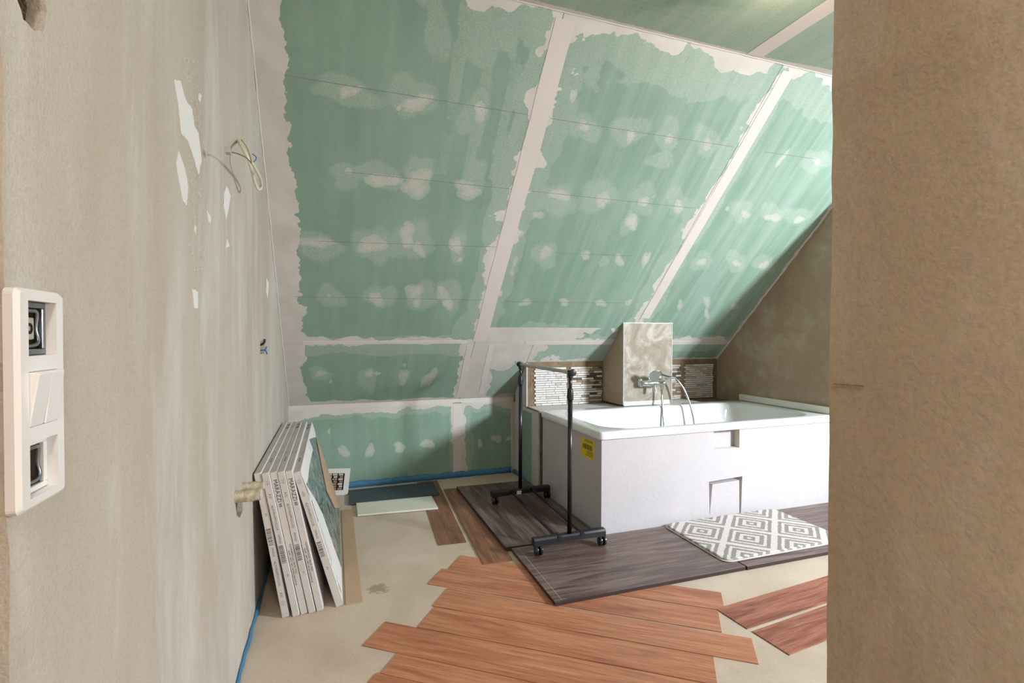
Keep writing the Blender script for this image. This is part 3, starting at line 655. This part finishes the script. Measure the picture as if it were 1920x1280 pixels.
obj('core', BX(.06, 1.78, .046, .085, 0, .543), 'eps', sup); obj('back_slab', BX(.06, 1.78, .80, .84, 0, .543), 'eps', sup)
pg = [(2.262, .216), (2.476, .222), (2.480, .018), (2.240, .014)]
bm = prism(bmesh.new(), [sp(a, b)+Vector((0, .006, 0)) for a, b in pg], (0, .035, 0)); bmesh.ops.recalc_face_normals(bm, faces=bm.faces); obj('cut_out_piece', bm, 'eps', sup)
for (px, h) in ((1212, 16), (1257, 26), (1300, 22), (1317, 26), (1155, 14), (1175, 10), (1498, 12), (1535, 14)):
    a = on((px, 985-(px-1212)*.14), 1, 2.545); obj('saw_mark', BX(a.x-1.455-.0012, a.x-1.455+.0012, -.0006, .004, .03, .03+h*.0045), 'eps_edge', sup)
# yellow label on the side slab
la, lb = on((1091, 820), 0, 1.455), on((1114, 856), 0, 1.455)
lab = obj('shipping_label', BX(-.0008, .001, lb.y-2.545, la.y-2.545, .405, .518), 'yellow', sup)
yy0, yy1 = lb.y-2.545, la.y-2.545
x = yy0+.02
while x < yy1-.02:
    wv = random.choice((.002, .003, .004)); obj('bar_code', BX(-.0013, -.0007, x, x+wv, .455, .485), 'ink', lab); x += wv+random.choice((.002, .003, .005))
for z in (.508, .500, .446, .438, .430, .420): obj('print_line', BX(-.0012, -.0007, yy0+.015, yy0+random.uniform(.06, .14), z, z+.003), 'ink', lab)
# upstand along the gable
tag(obj('edge_strip', BX(GX-.03, GX-.002, 2.50, 3.345, .599, .648, bev=.003), 'white_tile'), 'pale grey strip standing along the tub edge against the brown wall', 'strip')

# ================================================================== FAUCET
FXc, FYc, FZc = 2.325, 3.33, .775
fa = empty('bath_mixer', (FXc, FYc, FZc)); tag(fa, 'chrome bath mixer with cradled hand shower on the pipe boxing', 'faucet')
for sx in (-.075, .075):
    bm = bmesh.new(); lathe(bm, [(0, .032), (.004, .032), (.010, .024), (.012, .014), (.045, .014)], (sx, -.003, 0), (0, -1, 0)); smooth_by_angle(obj('wall_rosette', bm, 'chrome', fa))
bm = bmesh.new(); lathe(bm, [(-.10, 0), (-.10, .017), (-.095, .021), (-.06, .021), (-.05, .024), (.05, .024), (.06, .021), (.095, .021), (.10, .017), (.10, 0)], (0, -.06, 0), (1, 0, 0)); smooth_by_angle(obj('mixer_body', bm, 'chrome', fa))
bm = bmesh.new(); lathe(bm, [(0, .021), (.03, .020), (.036, .014), (.036, 0)], (0, -.06, .02), (0, -.2, 1)); box(bm, -.011, .011, -.15, -.07, .046, .056, bev=.003); smooth_by_angle(obj('lever', bm, 'chrome', fa))
bm = bmesh.new(); lathe(bm, [(0, .014), (.035, .013), (.05, .011), (.05, 0)], (0, -.068, -.015), (0, -.35, -1)); smooth_by_angle(obj('spout', bm, 'chrome', fa))
bm = bmesh.new(); tube(bm, [(.075, -.06, -.015), (.075, -.06, -.05)], .012, 14); smooth_by_angle(obj('hose_outlet', bm, 'chrome', fa))
bm = bmesh.new(); tube(bm, [(.10, -.07, .03), (.12, -.085, .05)], .014, 12); smooth_by_angle(obj('cradle', bm, 'chrome', fa))
hs = empty('hand_shower', (FXc+.11, FYc-.09, FZc+.055)); tag(hs, 'chrome hand shower with flexible hose resting on the bath mixer', 'hand shower')
bm = bmesh.new(); lathe(bm, [(-.012, 0), (-.012, .034), (-.004, .050), (.004, .053), (.008, .048), (.008, 0)], (-.150, -.045, .010), (-.1, -.85, -.55)); smooth_by_angle(obj('shower_head', bm, 'chrome', hs))
bm = bmesh.new(); tube(bm, spline([(-.150, -.036, .016), (-.09, -.024, .014), (-.01, -.008, -.006), (.06, -.004, -.015)]), [.014]*8+[.012]*8+[.010]*9, 14); smooth_by_angle(obj('handle', bm, 'chrome', hs))
hp = [(.058, -.004, -.014), (.095, -.01, -.05), (.135, -.03, -.12), (.17, -.06, -.25), (.18, -.09, -.40), (.15, -.13, -.56), (.05, -.17, -.645), (-.04, -.15, -.63), (-.065, -.07, -.5), (-.055, -.02, -.32), (-.037, .024, -.17), (-.035, .030, -.105)]
bm = bmesh.new(); tube(bm, spline(hp, 10), .0075, 12); smooth_by_angle(obj('hose', bm, 'hose', hs))

# ================================================================== CLOTHES RACK
rk = empty('clothes_rack', (1.18, 2.77, .0032), (.0055, 0, 0)); tag(rk, 'black rolling clothes rack with a grey steel rail in front of the tub', 'clothes rack')
Z0 = .0197
def foot(y, xa, xb):
    bm = bmesh.new(); sec = []
    for t in np.linspace(0, 1, 13):
        x = xa+(xb-xa)*t; arch = .012*math.sin(math.pi*t); hh = .040-.008*math.sin(math.pi*t)
        sec.append([bm.verts.new((x, y+dy, Z0+.047+arch*.6+dz)) for dy, dz in ((-.021, 0), (.021, 0), (.021, hh*.75), (.015, hh), (-.015, hh), (-.021, hh*.75))])
    for a, b in zip(sec, sec[1:]):
        for k in range(6): bm.faces.new((a[k], a[(k+1) % 6], b[(k+1) % 6], b[k]))
    bm.faces.new(sec[0][::-1]); bm.faces.new(sec[-1]); bmesh.ops.recalc_face_normals(bm, faces=bm.faces)
    f = obj('foot_bar', bm, 'black', rk)
    for x in (xa+.022, xb-.022):
        c = obj('caster', lathe(bmesh.new(), [(0, .005), (.022, .005)], (x, y, Z0+.026), (0, 0, 1), 10), 'black', rk)
        bm = bmesh.new()
        for s in (-1, 1):
            lathe(bm, [(0, 0), (0, .0245), (.004, .0258), (.012, .0258), (.017, .020), (.018, 0)], (x+s*.003, y-.014, Z0+.0262), (s, .15, 0), 18)
        smooth_by_angle(obj('wheel', bm, 'black_metal', c))
    for x in (xa+.14, xb-.14):
        obj('rod_socket', lathe(bmesh.new(), [(-.024, .0), (-.024, .012), (.024, .012), (.024, 0)], (x, y, Z0+.078), (0, 1, 0), 14), 'black', rk)
    return f
NX, FXr = 1.168, 1.190
rel = lambda *p: (p[0]-1.18, p[1]-2.77, p[2])
foot(2.37-2.77, .962-1.18, 1.374-1.18); foot(3.165-2.77, .985-1.18, 1.402-1.18)
for (xa, xb) in ((1.09, 1.115), (1.24, 1.262)):
    obj('cross_rod', tube(bmesh.new(), [rel(xa, 2.37, Z0+.078), rel(xb, 3.165, Z0+.078)], .008, 12), 'black_metal', rk, smooth=True)
for (x, y, zt) in ((NX, 2.37, .955), (FXr, 3.165, .945)):
    obj('upright', tube(bmesh.new(), [rel(x, y, Z0+.075), rel(x, y, .83)], .0125, 16), 'black_metal', rk, smooth=True)
    obj('upright_extension', tube(bmesh.new(), [rel(x, y, .83), rel(x, y, zt-.01)], .0095, 14), 'black_metal', rk, smooth=True)
    bm = bmesh.new(); lathe(bm, [(0, .0135), (.004, .017), (.03, .017), (.055, .0145), (.062, .011), (.062, 0)], rel(x, y, .805), (0, 0, 1)); smooth_by_angle(obj('collar', bm, 'black', rk))
    bm = bmesh.new(); lathe(bm, [(-.018, 0), (-.018, .0145), (.018, .0145), (.022, .011), (.022, 0)], rel(x, y, zt-.014), (0, 0, 1)); s = -1 if y < 3 else 1
    lathe(bm, [(.008, .013), (.022, .013), (.024, .018), (.034, .018), (.036, .015), (.036, 0)], rel(x, y, zt-.004), (0, s, 0)); smooth_by_angle(obj('end_cap', bm, 'black', rk))
obj('top_rail', tube(bmesh.new(), [rel(NX, 2.37, .951), rel(FXr, 3.165, .941)], .0105, 16), 'grey_metal', rk, smooth=True)
obj('paper_sticker', BX(1.158-1.18, 1.19-1.18, 3.1435-2.77, 3.1450-2.77, Z0+.052, Z0+.076), 'label_white', rk)

# ================================================================== TILE CARTONS
CT, CL, CH, CY = .0268, 1.225, .603, 2.212
bot = [-.197, -.1575, -.1275, -.0975, -.066, .009]; top = [-.297, -.2685, -.2405, -.2125, -.184, -.155]
labs = ['white tile carton leaning directly against the beige wall', 'white tile carton second from the beige wall in the leaning row', 'grey-white tile carton with bold lettering, third from the beige wall in the leaning row',
        'white tile carton fourth from the beige wall in the leaning row', 'white tile carton with bold lettering, fifth from the beige wall in the leaning row', 'torn-open tile carton showing dark marbled tile, outermost of the leaning row']
def vtext(name, s, size, mat, par, z, down=True, dx=0.):
    # text on the narrow front face (faces -Y), running along the height
    mt_ = Matrix.Translation((CT/2+dx, -.0016, z)) @ Matrix.Rotation(math.pi/2, 4, 'X') @ Matrix.Rotation(-math.pi/2, 4, 'Z')
    return text(name, s, size, mat, par, mt_)
for k in range(6):
    lean = math.asin((bot[k]-top[k])/CH); yo = CY+(.0, -.006, .002, .0, .004, .012)[k]
    r = empty('tile_carton', (bot[k], yo, 0), (0, -lean, 0)); tag(r, labs[k], 'carton', 'tile cartons leaning on the wall')
    bd = obj('carton_body', BX(0, CT, 0, CL, .0005, CH, bev=.0018, seg=1), 'carton' if k not in (2,) else 'carton_grey', r)
    obj('end_flap', BX(.0012, CT-.0012, -.0012, .0004, .0, CH-.002, bev=.0004, seg=1), 'carton_grey', r)
    obj('top_flap', BX(.0012, CT-.0012, .0, CL-.01, CH-.0006, CH+.0010, bev=.0004, seg=1), 'carton_grey', r)
    if k in (2, 4):
        vtext('lettering', 'MARAZZI', .0225, 'ink', r, CH-.078)
        vtext('fine_print', 'ALM.FRAPPOCLUX  60x120  M.N.S.', .0085, 'ink', r, .235, dx=.004); vtext('fine_print', 'DUST - RETT. 2PZ 1,44 MQ CERAMICHE', .0085, 'ink', r, .20, dx=-.006)
        vtext('lettering_mark', '88', .016, 'ink', r, CH-.138)
    else:
        bm = bmesh.new(); lathe(bm, [(0, .0085), (.0003, .0085), (.0003, .0078), (0, .0078)], (CT/2, -.0012, CH-.04 if k else .06), (0, -1, 0), 24); box(bm, CT/2-.0006, CT/2+.0006, -.0016, -.001, (CH-.048 if k else .052), (CH-.032 if k else .068)); obj('round_mark', bm, 'ink_light', r)
        zs = lambda z: z if k else CH-z
        vtext('lettering', 'A35', .013, 'ink_light', r, zs(CH-.095)); vtext('lettering', 'ALM.FRAPPOCLUX', .0125, 'ink_light', r, zs(CH-.185)); vtext('lettering', 'MMNX', .0125, 'ink_light', r, zs(CH-.275)); vtext('lettering', 'P1', .013, 'ink_light', r, zs(CH-.43))
        z = zs(CH-.34)-.035; zend = z+.07
        while z < zend:
            h = random.choice((.0012, .002, .003)); obj('bar_code', BX(.004, CT-.006, -.0016, -.0010, z, z+h), 'ink', r); z += h+random.choice((.0015, .0025, .004))
    # prints on the top edge
    for yv in ((CL-.12), (CL-.22)) if k in (1, 3, 5) else ():
        obj('top_print', BX(.006, CT-.006, yv, yv+.05, CH+.0009, CH+.0013), 'ink_light', r)
    if k in (1, 3, 5):
        mt_ = Matrix.Translation((CT/2, .22, CH+.0012)) @ Matrix.Rotation(math.pi/2, 4, 'Z'); text('fine_print', 'MARAZZI GROUP', .010, 'ink_light', r, mt_)
    if k == 5:
        def facepoly(name, pts, x0, th, mat, par=r):
            bm = prism(bmesh.new(), [(x0, a, b) for a, b in pts], (th, 0, 0)); bmesh.ops.recalc_face_normals(bm, faces=bm.faces); return obj(name, bm, mat, par)
        facepoly('exposed_tile', [(.02, .004), (CL-.01, .004), (CL-.01, CH-.004), (.02, CH-.004)], CT, .0012, 'marble')
        nrm_ = Vector((math.cos(lean), 0, math.sin(lean))); p0_ = Vector((bot[k], yo, 0))+nrm_*CT; up_v = Vector((-math.sin(lean), 0, math.cos(lean)))
        def fpt(px):
            d = ray(*px); q = CAM+d*((p0_-CAM).dot(nrm_)/d.dot(nrm_))-p0_; return (min(max(q.y, 0), CL+.02), min(max(q.dot(up_v), .001), CH))
        tc = facepoly('torn_cover', [(0, .001)]+[fpt(q) for q in ((655, 1113), (642, 1072), (625, 1024), (604, 963), (590, 935), (573, 908), (576, 902), (580, 870), (586, 843), (579, 823), (592, 819), (590, 806))]+[(CL, CH), (0, CH)], CT+.0013, .0008, 'carton')
        # dark slit where the cover has come away
        facepoly('torn_slit', [(.004, .575), (.035, .49), (.028, .47), (.006, .52)], CT+.0022, .0004, 'w_brown')
        for (y0, y1, z0, z1) in ((.035, .10, .335, .337), (.03, .11, .165, .167), (.03, .105, .085, .087)): obj('print_line', BX(CT+.0021, CT+.0024, y0, y1, z0, z1), 'ink_light', tc)
        for i in range(14): obj('print_line', BX(CT+.0021, CT+.0024, .04+.004*(i % 2), .09, .18+i*.0105, .182+i*.0105), 'ink_light', tc)
        for i in range(11): obj('print_line', BX(CT+.0021, CT+.0024, .04, .065, .36+i*.009, .365+i*.009), 'ink', tc)
        bm = bmesh.new(); lathe(bm, [(0, .0), (.0003, .016)], (CT+.0022, .06, .045), (1, 0, 0), 20); bm.transform(Matrix.Translation((0, 0, .045)) @ Matrix.Diagonal((1, 1, 1.5, 1)) @ Matrix.Translation((0, 0, -.045))); obj('print_mark', bm, 'card', tc)
        facepoly('cardboard_flap', [fpt(q) for q in ((592, 822), (609, 852), (646, 940), (626, 953), (611, 921), (599, 860))], CT+.004, .003, 'card')
tag(obj('cardboard_strip', BX(.048, .116, 2.228, 3.44, .0004, .004, bev=.0008, seg=1), 'card'), 'brown cardboard strip lying on the screed beside the torn tile carton', 'cardboard')

# ================================================================== LOOSE TILES AND SAMPLE
def quad_tile(name, pts, th, mat, label, z=.0004):
    bm = prism(bmesh.new(), [(a, b, z) for a, b in pts], (0, 0, th)); bmesh.ops.recalc_face_normals(bm, faces=bm.faces); bmesh.ops.bevel(bm, geom=bm.edges[:], offset=.0008, segments=1, affect='EDGES')
    return tag(obj(name, bm, mat), label, 'tile', 'loose tiles at the knee wall')
quad_tile('floor_tile', [(.098, 3.520), (.712, 3.520), (.724, 3.83), (.104, 3.83)], .010, 'slate', 'long dark slate tile lying along the blue edge strip', .004)
quad_tile('floor_tile', [(.143, 3.285), (.646, 3.245), (.650, 3.495), (.144, 3.515)], .011, 'white_tile', 'long ivory tile lying beside the dark slate tile', .004)
sm = empty('mosaic_sample', (-.02, 3.79, 0), (math.radians(-28), 0, math.radians(-14))); tag(sm, 'white framed mosaic sample leaning behind the tile cartons', 'tile sample')
fr_ = bmesh.new()
for (x0, x1, z0, z1) in ((-.12, .12, 0, .035), (-.12, .12, .155, .19), (-.12, -.085, .035, .155), (.085, .12, .035, .155)): box(fr_, x0, x1, -.004, .004, z0, z1)
obj('card_frame', fr_, 'carton', sm); obj('backing', BX(-.085, .085, 0, .004, .035, .155), 'dark', sm)
for r_ in range(7):
    for c_ in range(4):
        obj('mosaic_tile', BX(-.082+c_*.042+(.008 if r_ % 2 else 0), -.046+c_*.040, -.006, 0, .038+r_*.0168, .051+r_*.0168), random.choice(TILE_COLS[1:3]), sm)

# ================================================================== MAT
mt, nt, bs = new_mat('diamond_pile'); bs.inputs['Roughness'].default_value = .95; bs.inputs['Specular IOR Level'].default_value = .1
tc = N(nt, 'ShaderNodeTexCoord'); sx = N(nt, 'ShaderNodeSeparateXYZ'); v = tc.outputs['Object']
nz = N(nt, 'ShaderNodeTexNoise', Scale=90., Detail=2.); nt.links.new(v, nz.inputs['Vector'])
vs_ = N(nt, 'ShaderNodeVectorMath', operation='SUBTRACT'); vs_.inputs[1].default_value = (.5, .5, .5); nt.links.new(nz.outputs['Color'], vs_.inputs[0])
vsc = N(nt, 'ShaderNodeVectorMath', operation='SCALE'); vsc.inputs['Scale'].default_value = .016; nt.links.new(vs_.outputs[0], vsc.inputs[0])
va = N(nt, 'ShaderNodeVectorMath', operation='ADD'); nt.links.new(v, va.inputs[0]); nt.links.new(vsc.outputs[0], va.inputs[1]); nt.links.new(va.outputs[0], sx.inputs[0])
MA, MB_ = .354, .330
DU = math_(nt, 'DIVIDE', math_(nt, 'SUBTRACT', sx.outputs['X'], .143), MA); DV = math_(nt, 'DIVIDE', math_(nt, 'SUBTRACT', sx.outputs['Y'], .344), MB_)
def tri(e): return math_(nt, 'ABSOLUTE', math_(nt, 'SUBTRACT', math_(nt, 'FRACT', math_(nt, 'ADD', e, 40.5)), .5))
rr_ = math_(nt, 'MAXIMUM', tri(math_(nt, 'ADD', DU, DV)), tri(math_(nt, 'SUBTRACT', DU, DV)))
W_, G_ = srgb(222, 214, 212), srgb(158, 150, 146)
rp = N(nt, 'ShaderNodeValToRGB'); rp.color_ramp.interpolation = 'CONSTANT'; e = rp.color_ramp.elements
for _ in range(5): e.new(.5)
for k, (p, c) in enumerate(((0, W_), (.04, G_), (.12, W_), (.20, G_), (.29, W_), (.355, G_), (.43, W_))): e[k].position = p; e[k].color = c
nt.links.new(rr_, rp.inputs[0]); nt.links.new(rp.outputs[0], bs.inputs['Base Color']); bump(nt, bs, noise(nt, v, 220, 3), .9, .005); M['mat'] = mt
bm_ = empty('bath_mat', (1.825, 1.965, .0197), (0, 0, -.012)); tag(bm_, 'white and grey diamond patterned bath mat on the dark panels before the tub', 'mat')
def mat_layer(inset, z0, z1, bulge):
    bm = bmesh.new(); L, W = .835, .512; Rg = []
    for (d, z) in ((inset, z0), (inset-bulge, (z0+z1)/2), (inset+.004, z1)): Rg.append([bm.verts.new((x, y, z)) for x, y in rrect(L/2, W/2, L/2-d, W/2-d, .05-d*.3, 8)])
    for a, b in zip(Rg, Rg[1:]):
        for k in range(len(a)): bm.faces.new((a[k], a[(k+1) % len(a)], b[(k+1) % len(a)], b[k]))
    bm.faces.new(Rg[-1]); bm.faces.new(Rg[0][::-1]); return bm
obj('binding', mat_layer(0, .0, .007, .003), 'carton_grey', bm_); obj('pile', mat_layer(.006, .006, .015, .002), 'mat', bm_)

# ================================================================== SWITCH FRAME
sw = empty('switch_frame', (WX, PLY, PLZ)); tag(sw, 'white triple switch frame with a double rocker between two open sockets', 'switch')
HW, HH, FT = .0455, .1135, .0125
bm = bmesh.new(); hol = [[(c*.0275, dz+s_*.0285) for c, s_ in ((-1, -1), (1, -1), (1, 1), (-1, 1))] for dz in (.073, 0, -.073)]
def to_sw(a, b): return Vector((FT, a, b))
poly_holes(bm, rrect(0, 0, HW-.004, HH-.004, .004, 4), hol, to_sw, .011, (1, 0, 0))
a = [bm.verts.new((FT, p, q)) for p, q in rrect(0, 0, HW-.004, HH-.004, .004, 4)]; b = [bm.verts.new((FT-.004, p, q)) for p, q in rrect(0, 0, HW, HH, .007, 4)]; c = [bm.verts.new((0.0005, p, q)) for p, q in rrect(0, 0, HW, HH, .007, 4)]
for u_, v_ in ((a, b), (b, c)):
    for k in range(len(u_)): bm.faces.new((u_[k], u_[(k+1) % len(u_)], v_[(k+1) % len(u_)], v_[k]))
bmesh.ops.recalc_face_normals(bm, faces=bm.faces); obj('cover_frame', bm, 'switch', sw)
for (y0, y1, ln) in ((-.027, -.0005, 9), (.0005, .027, 7)):
    mtx = Matrix.Translation((FT-.002, 0, 0)) @ Matrix.Rotation(math.radians(ln), 4, 'Y'); obj('rocker', BX(-.004, .006, y0, y1, -.028, .028, bev=.0012, mtx=mtx), 'switch', sw)
for dz, up_ in ((.073, True), (-.073, False)):
    ins = bmesh.new()
    for (y0, y1, z0, z1) in ((-.0275, .0275, .022, .028), (-.0275, .0275, -.028, -.022), (-.0275, -.021, -.022, .022), (.021, .0275, -.022, .022)): box(ins, -.002, .003, y0, y1, dz+z0, dz+z1, bev=.0008, seg=1)
    o = obj('support_ring', ins, 'steel' if up_ else 'switch', sw)
    bm = bmesh.new(); tube(bm, spline([(-.01, -.02, dz+.02), (0, .0, dz+.019), (.0, .015, dz+.017), (-.002, .018, dz), (0, .014, dz-.017), (-.01, -.02, dz-.02)]), .0022, 8); obj('bracket', bm, 'steel', sw, smooth=True)
    if up_:
        o = obj('terminal_insert', BX(-.02, .0, -.010, .012, dz-.012, dz+.012, bev=.002), 'clear', sw); bm = bmesh.new(); lathe(bm, [(0, .006), (.0006, .006), (.0006, .003), (0, .003)], (.0002, .001, dz), (1, 0, 0), 20); obj('stamp', bm, 'dark', o)
    else:
        obj('metal_strap', BX(-.016, -.012, -.02, .018, dz-.006, dz+.008, bev=.001), 'steel', sw)
    for i in range(3):
        bm = bmesh.new(); tube(bm, spline([(-.06, -.02+i*.015, dz-.015), (-.02, -.012+i*.01, dz+.012-i*.012), (-.03, .01, dz+.005)]), .002, 8); obj('wire', bm, ('black', 'w_blue', 'w_brown')[i], sw, smooth=True)
# ================================================================== WALL ODDS AND ENDS
def C3(px, x): return on(px, 0, x)
cab = empty('loose_cable', C3((446, 264), WX)); tag(cab, 'white cable end with bare coloured wires looping out of the beige wall', 'cable')
o0 = cab.location.copy()
def cpath(name, pts, r, mat):
    bm = bmesh.new(); tube(bm, spline([C3(p, x)-o0 for p, x in pts], 8), r, 10); return obj(name, bm, mat, cab, smooth=True)
cpath('sheath', [((446, 264), WX), ((452, 274), WX+.03), ((465, 297), WX+.055), ((472, 320), WX+.06), ((479, 345), WX+.062), ((485, 355), WX+.066), ((490, 350), WX+.07), ((488, 335), WX+.075), ((478, 315), WX+.078), ((472, 305), WX+.08)], .0048, 'cable')
cpath('wire', [((472, 306), WX+.08), ((462, 296), WX+.075), ((448, 289), WX+.065), ((434, 285), WX+.06)], .0016, 'w_brown')
cpath('wire', [((472, 306), WX+.08), ((468, 290), WX+.08), ((462, 275), WX+.075), ((453, 262), WX+.07)], .0014, 'w_green')
cpath('wire', [((472, 306), WX+.08), ((479, 300), WX+.085), ((480, 294), WX+.085), ((474, 289), WX+.08)], .0014, 'w_blue')
p = C3((428, 283), WX+.058)-o0; obj('terminal_block', BX(p.x-.006, p.x+.006, p.y-.012, p.y+.012, p.z-.007, p.z+.007, bev=.001), 'clear', cab)
# wire ends in the small hole
wz = empty('wire_tails', C3((491, 652), WX)); tag(wz, 'short black and blue wire tails in a small hole in the beige wall', 'wires'); o1 = wz.location.copy()
for i, (dy, mt_) in enumerate(((-.006, 'black'), (.008, 'black'), (.0, 'w_blue'))):
    bm = bmesh.new(); pts = [(-.05, dy, .0), (-.01, dy, .012), (.008, dy*1.2, .022), (.012, dy*1.2, .040)] if i < 2 else [(-.05, 0, -.02), (.01, -.012, -.01), (.02, .01, -.028), (.012, .022, -.008), (.016, .03, .004)]
    tube(bm, spline(pts), .0042 if i < 2 else .0028, 8); obj('wire', bm, mt_, wz, smooth=True)
# two plugs sticking out of the wall
def stub(px, ln, r, label):
    c = C3(px, WX); o_ = empty('wall_plug', c); tag(o_, label, 'pipe plug', 'plastered pipe plugs in the wall')
    pts = [(-.03+i*(ln+.03)/16, 0, 0) for i in range(17)]; bm = bmesh.new(); tube(bm, pts, [r*(1+random.uniform(-.10, .08)) for _ in pts], 14)
    for v_ in bm.verts: v_.co += Vector((0, random.uniform(-.0012, .0012), random.uniform(-.0012, .0012)))
    obj('plug', bm, 'plug', o_, smooth=True)
    bm = bmesh.new(); lathe(bm, [(0, 0), (0, r*.98), (.003, r*.95), (.003, 0)], (ln+.0005, 0, 0), (1, 0, 0), 18); obj('cap', bm, 'carton_grey', o_); return o_
M['plug'] = simple('crumbly_plaster', srgb(205, 196, 172), .9, scale=60, col2=srgb(150, 138, 112), bmp=1., bscale=160)
stub((455, 913), .066, .0155, 'plaster-coated pipe plug in the beige wall, closer to the tile cartons'); stub((441, 931), .075, .0195, 'thicker plaster-coated pipe plug above a small hole in the beige wall')
# black cable stub in the torn hole
ch = C3((52, 10), WX-.03); hc = empty('cable_stub', ch); tag(hc, 'black cable end inside the torn hole high in the wall', 'cable')
bm = bmesh.new(); tube(bm, spline([(-.05, -.01, .05), (.0, .0, .02), (.006, .004, -.004)]), .009, 12); obj('sheath', bm, 'black', hc, smooth=True)
# ================================================================== LAMPS
pc = on((1492, -14), 2, 2.49)
pl_ = empty('pendant_bulb', (pc.x, pc.y, CZ)); tag(pl_, 'bare warm bulb in a copper holder under the ceiling', 'lamp')
M['copper'] = simple('copper_holder', srgb(190, 120, 80), .3, .9)
bm = bmesh.new(); lathe(bm, [(0, .0), (0, .03), (-.02, .03), (-.03, .018), (-.03, 0)], (0, 0, 0), (0, 0, 1)); smooth_by_angle(obj('lamp_holder', bm, 'copper', pl_))
bm = bmesh.new(); lathe(bm, [(-.028, .013), (-.045, .024), (-.060, .030), (-.075, .027), (-.086, .016), (-.09, 0)], (0, 0, 0), (0, 0, 1)); smooth_by_angle(obj('glass_bulb', bm, 'bulb', pl_), 80)
pl = bpy.data.lights.new('bulb_light', 'POINT'); pl.energy = 2; pl.color = (1, .74, .5); pl.shadow_soft_size = .05
o = bpy.data.objects.new('bulb_light', pl); COL.objects.link(o); o.parent = pl_; o.location = (0, 0, -.15)
cl = empty('added_corridor_lamp', (.1, -.75, CZ)); tag(cl, 'added round white lamp brightening the unseen corridor', 'lamp')  # unseen lamp added behind the camera to brighten reveal and near wall
bm = bmesh.new(); lathe(bm, [(0, .17), (-.03, .17), (-.055, .13), (-.06, 0)], (0, 0, 0), (0, 0, 1)); smooth_by_angle(obj('diffuser', bm, 'diff', cl))
al = bpy.data.lights.new('corridor_fill', 'AREA'); al.shape = 'DISK'; al.size = .34; al.energy = 16; al.color = (1, .9, .78)
o = bpy.data.objects.new('corridor_fill', al); COL.objects.link(o); o.parent = cl; o.location = (0, 0, -.065)
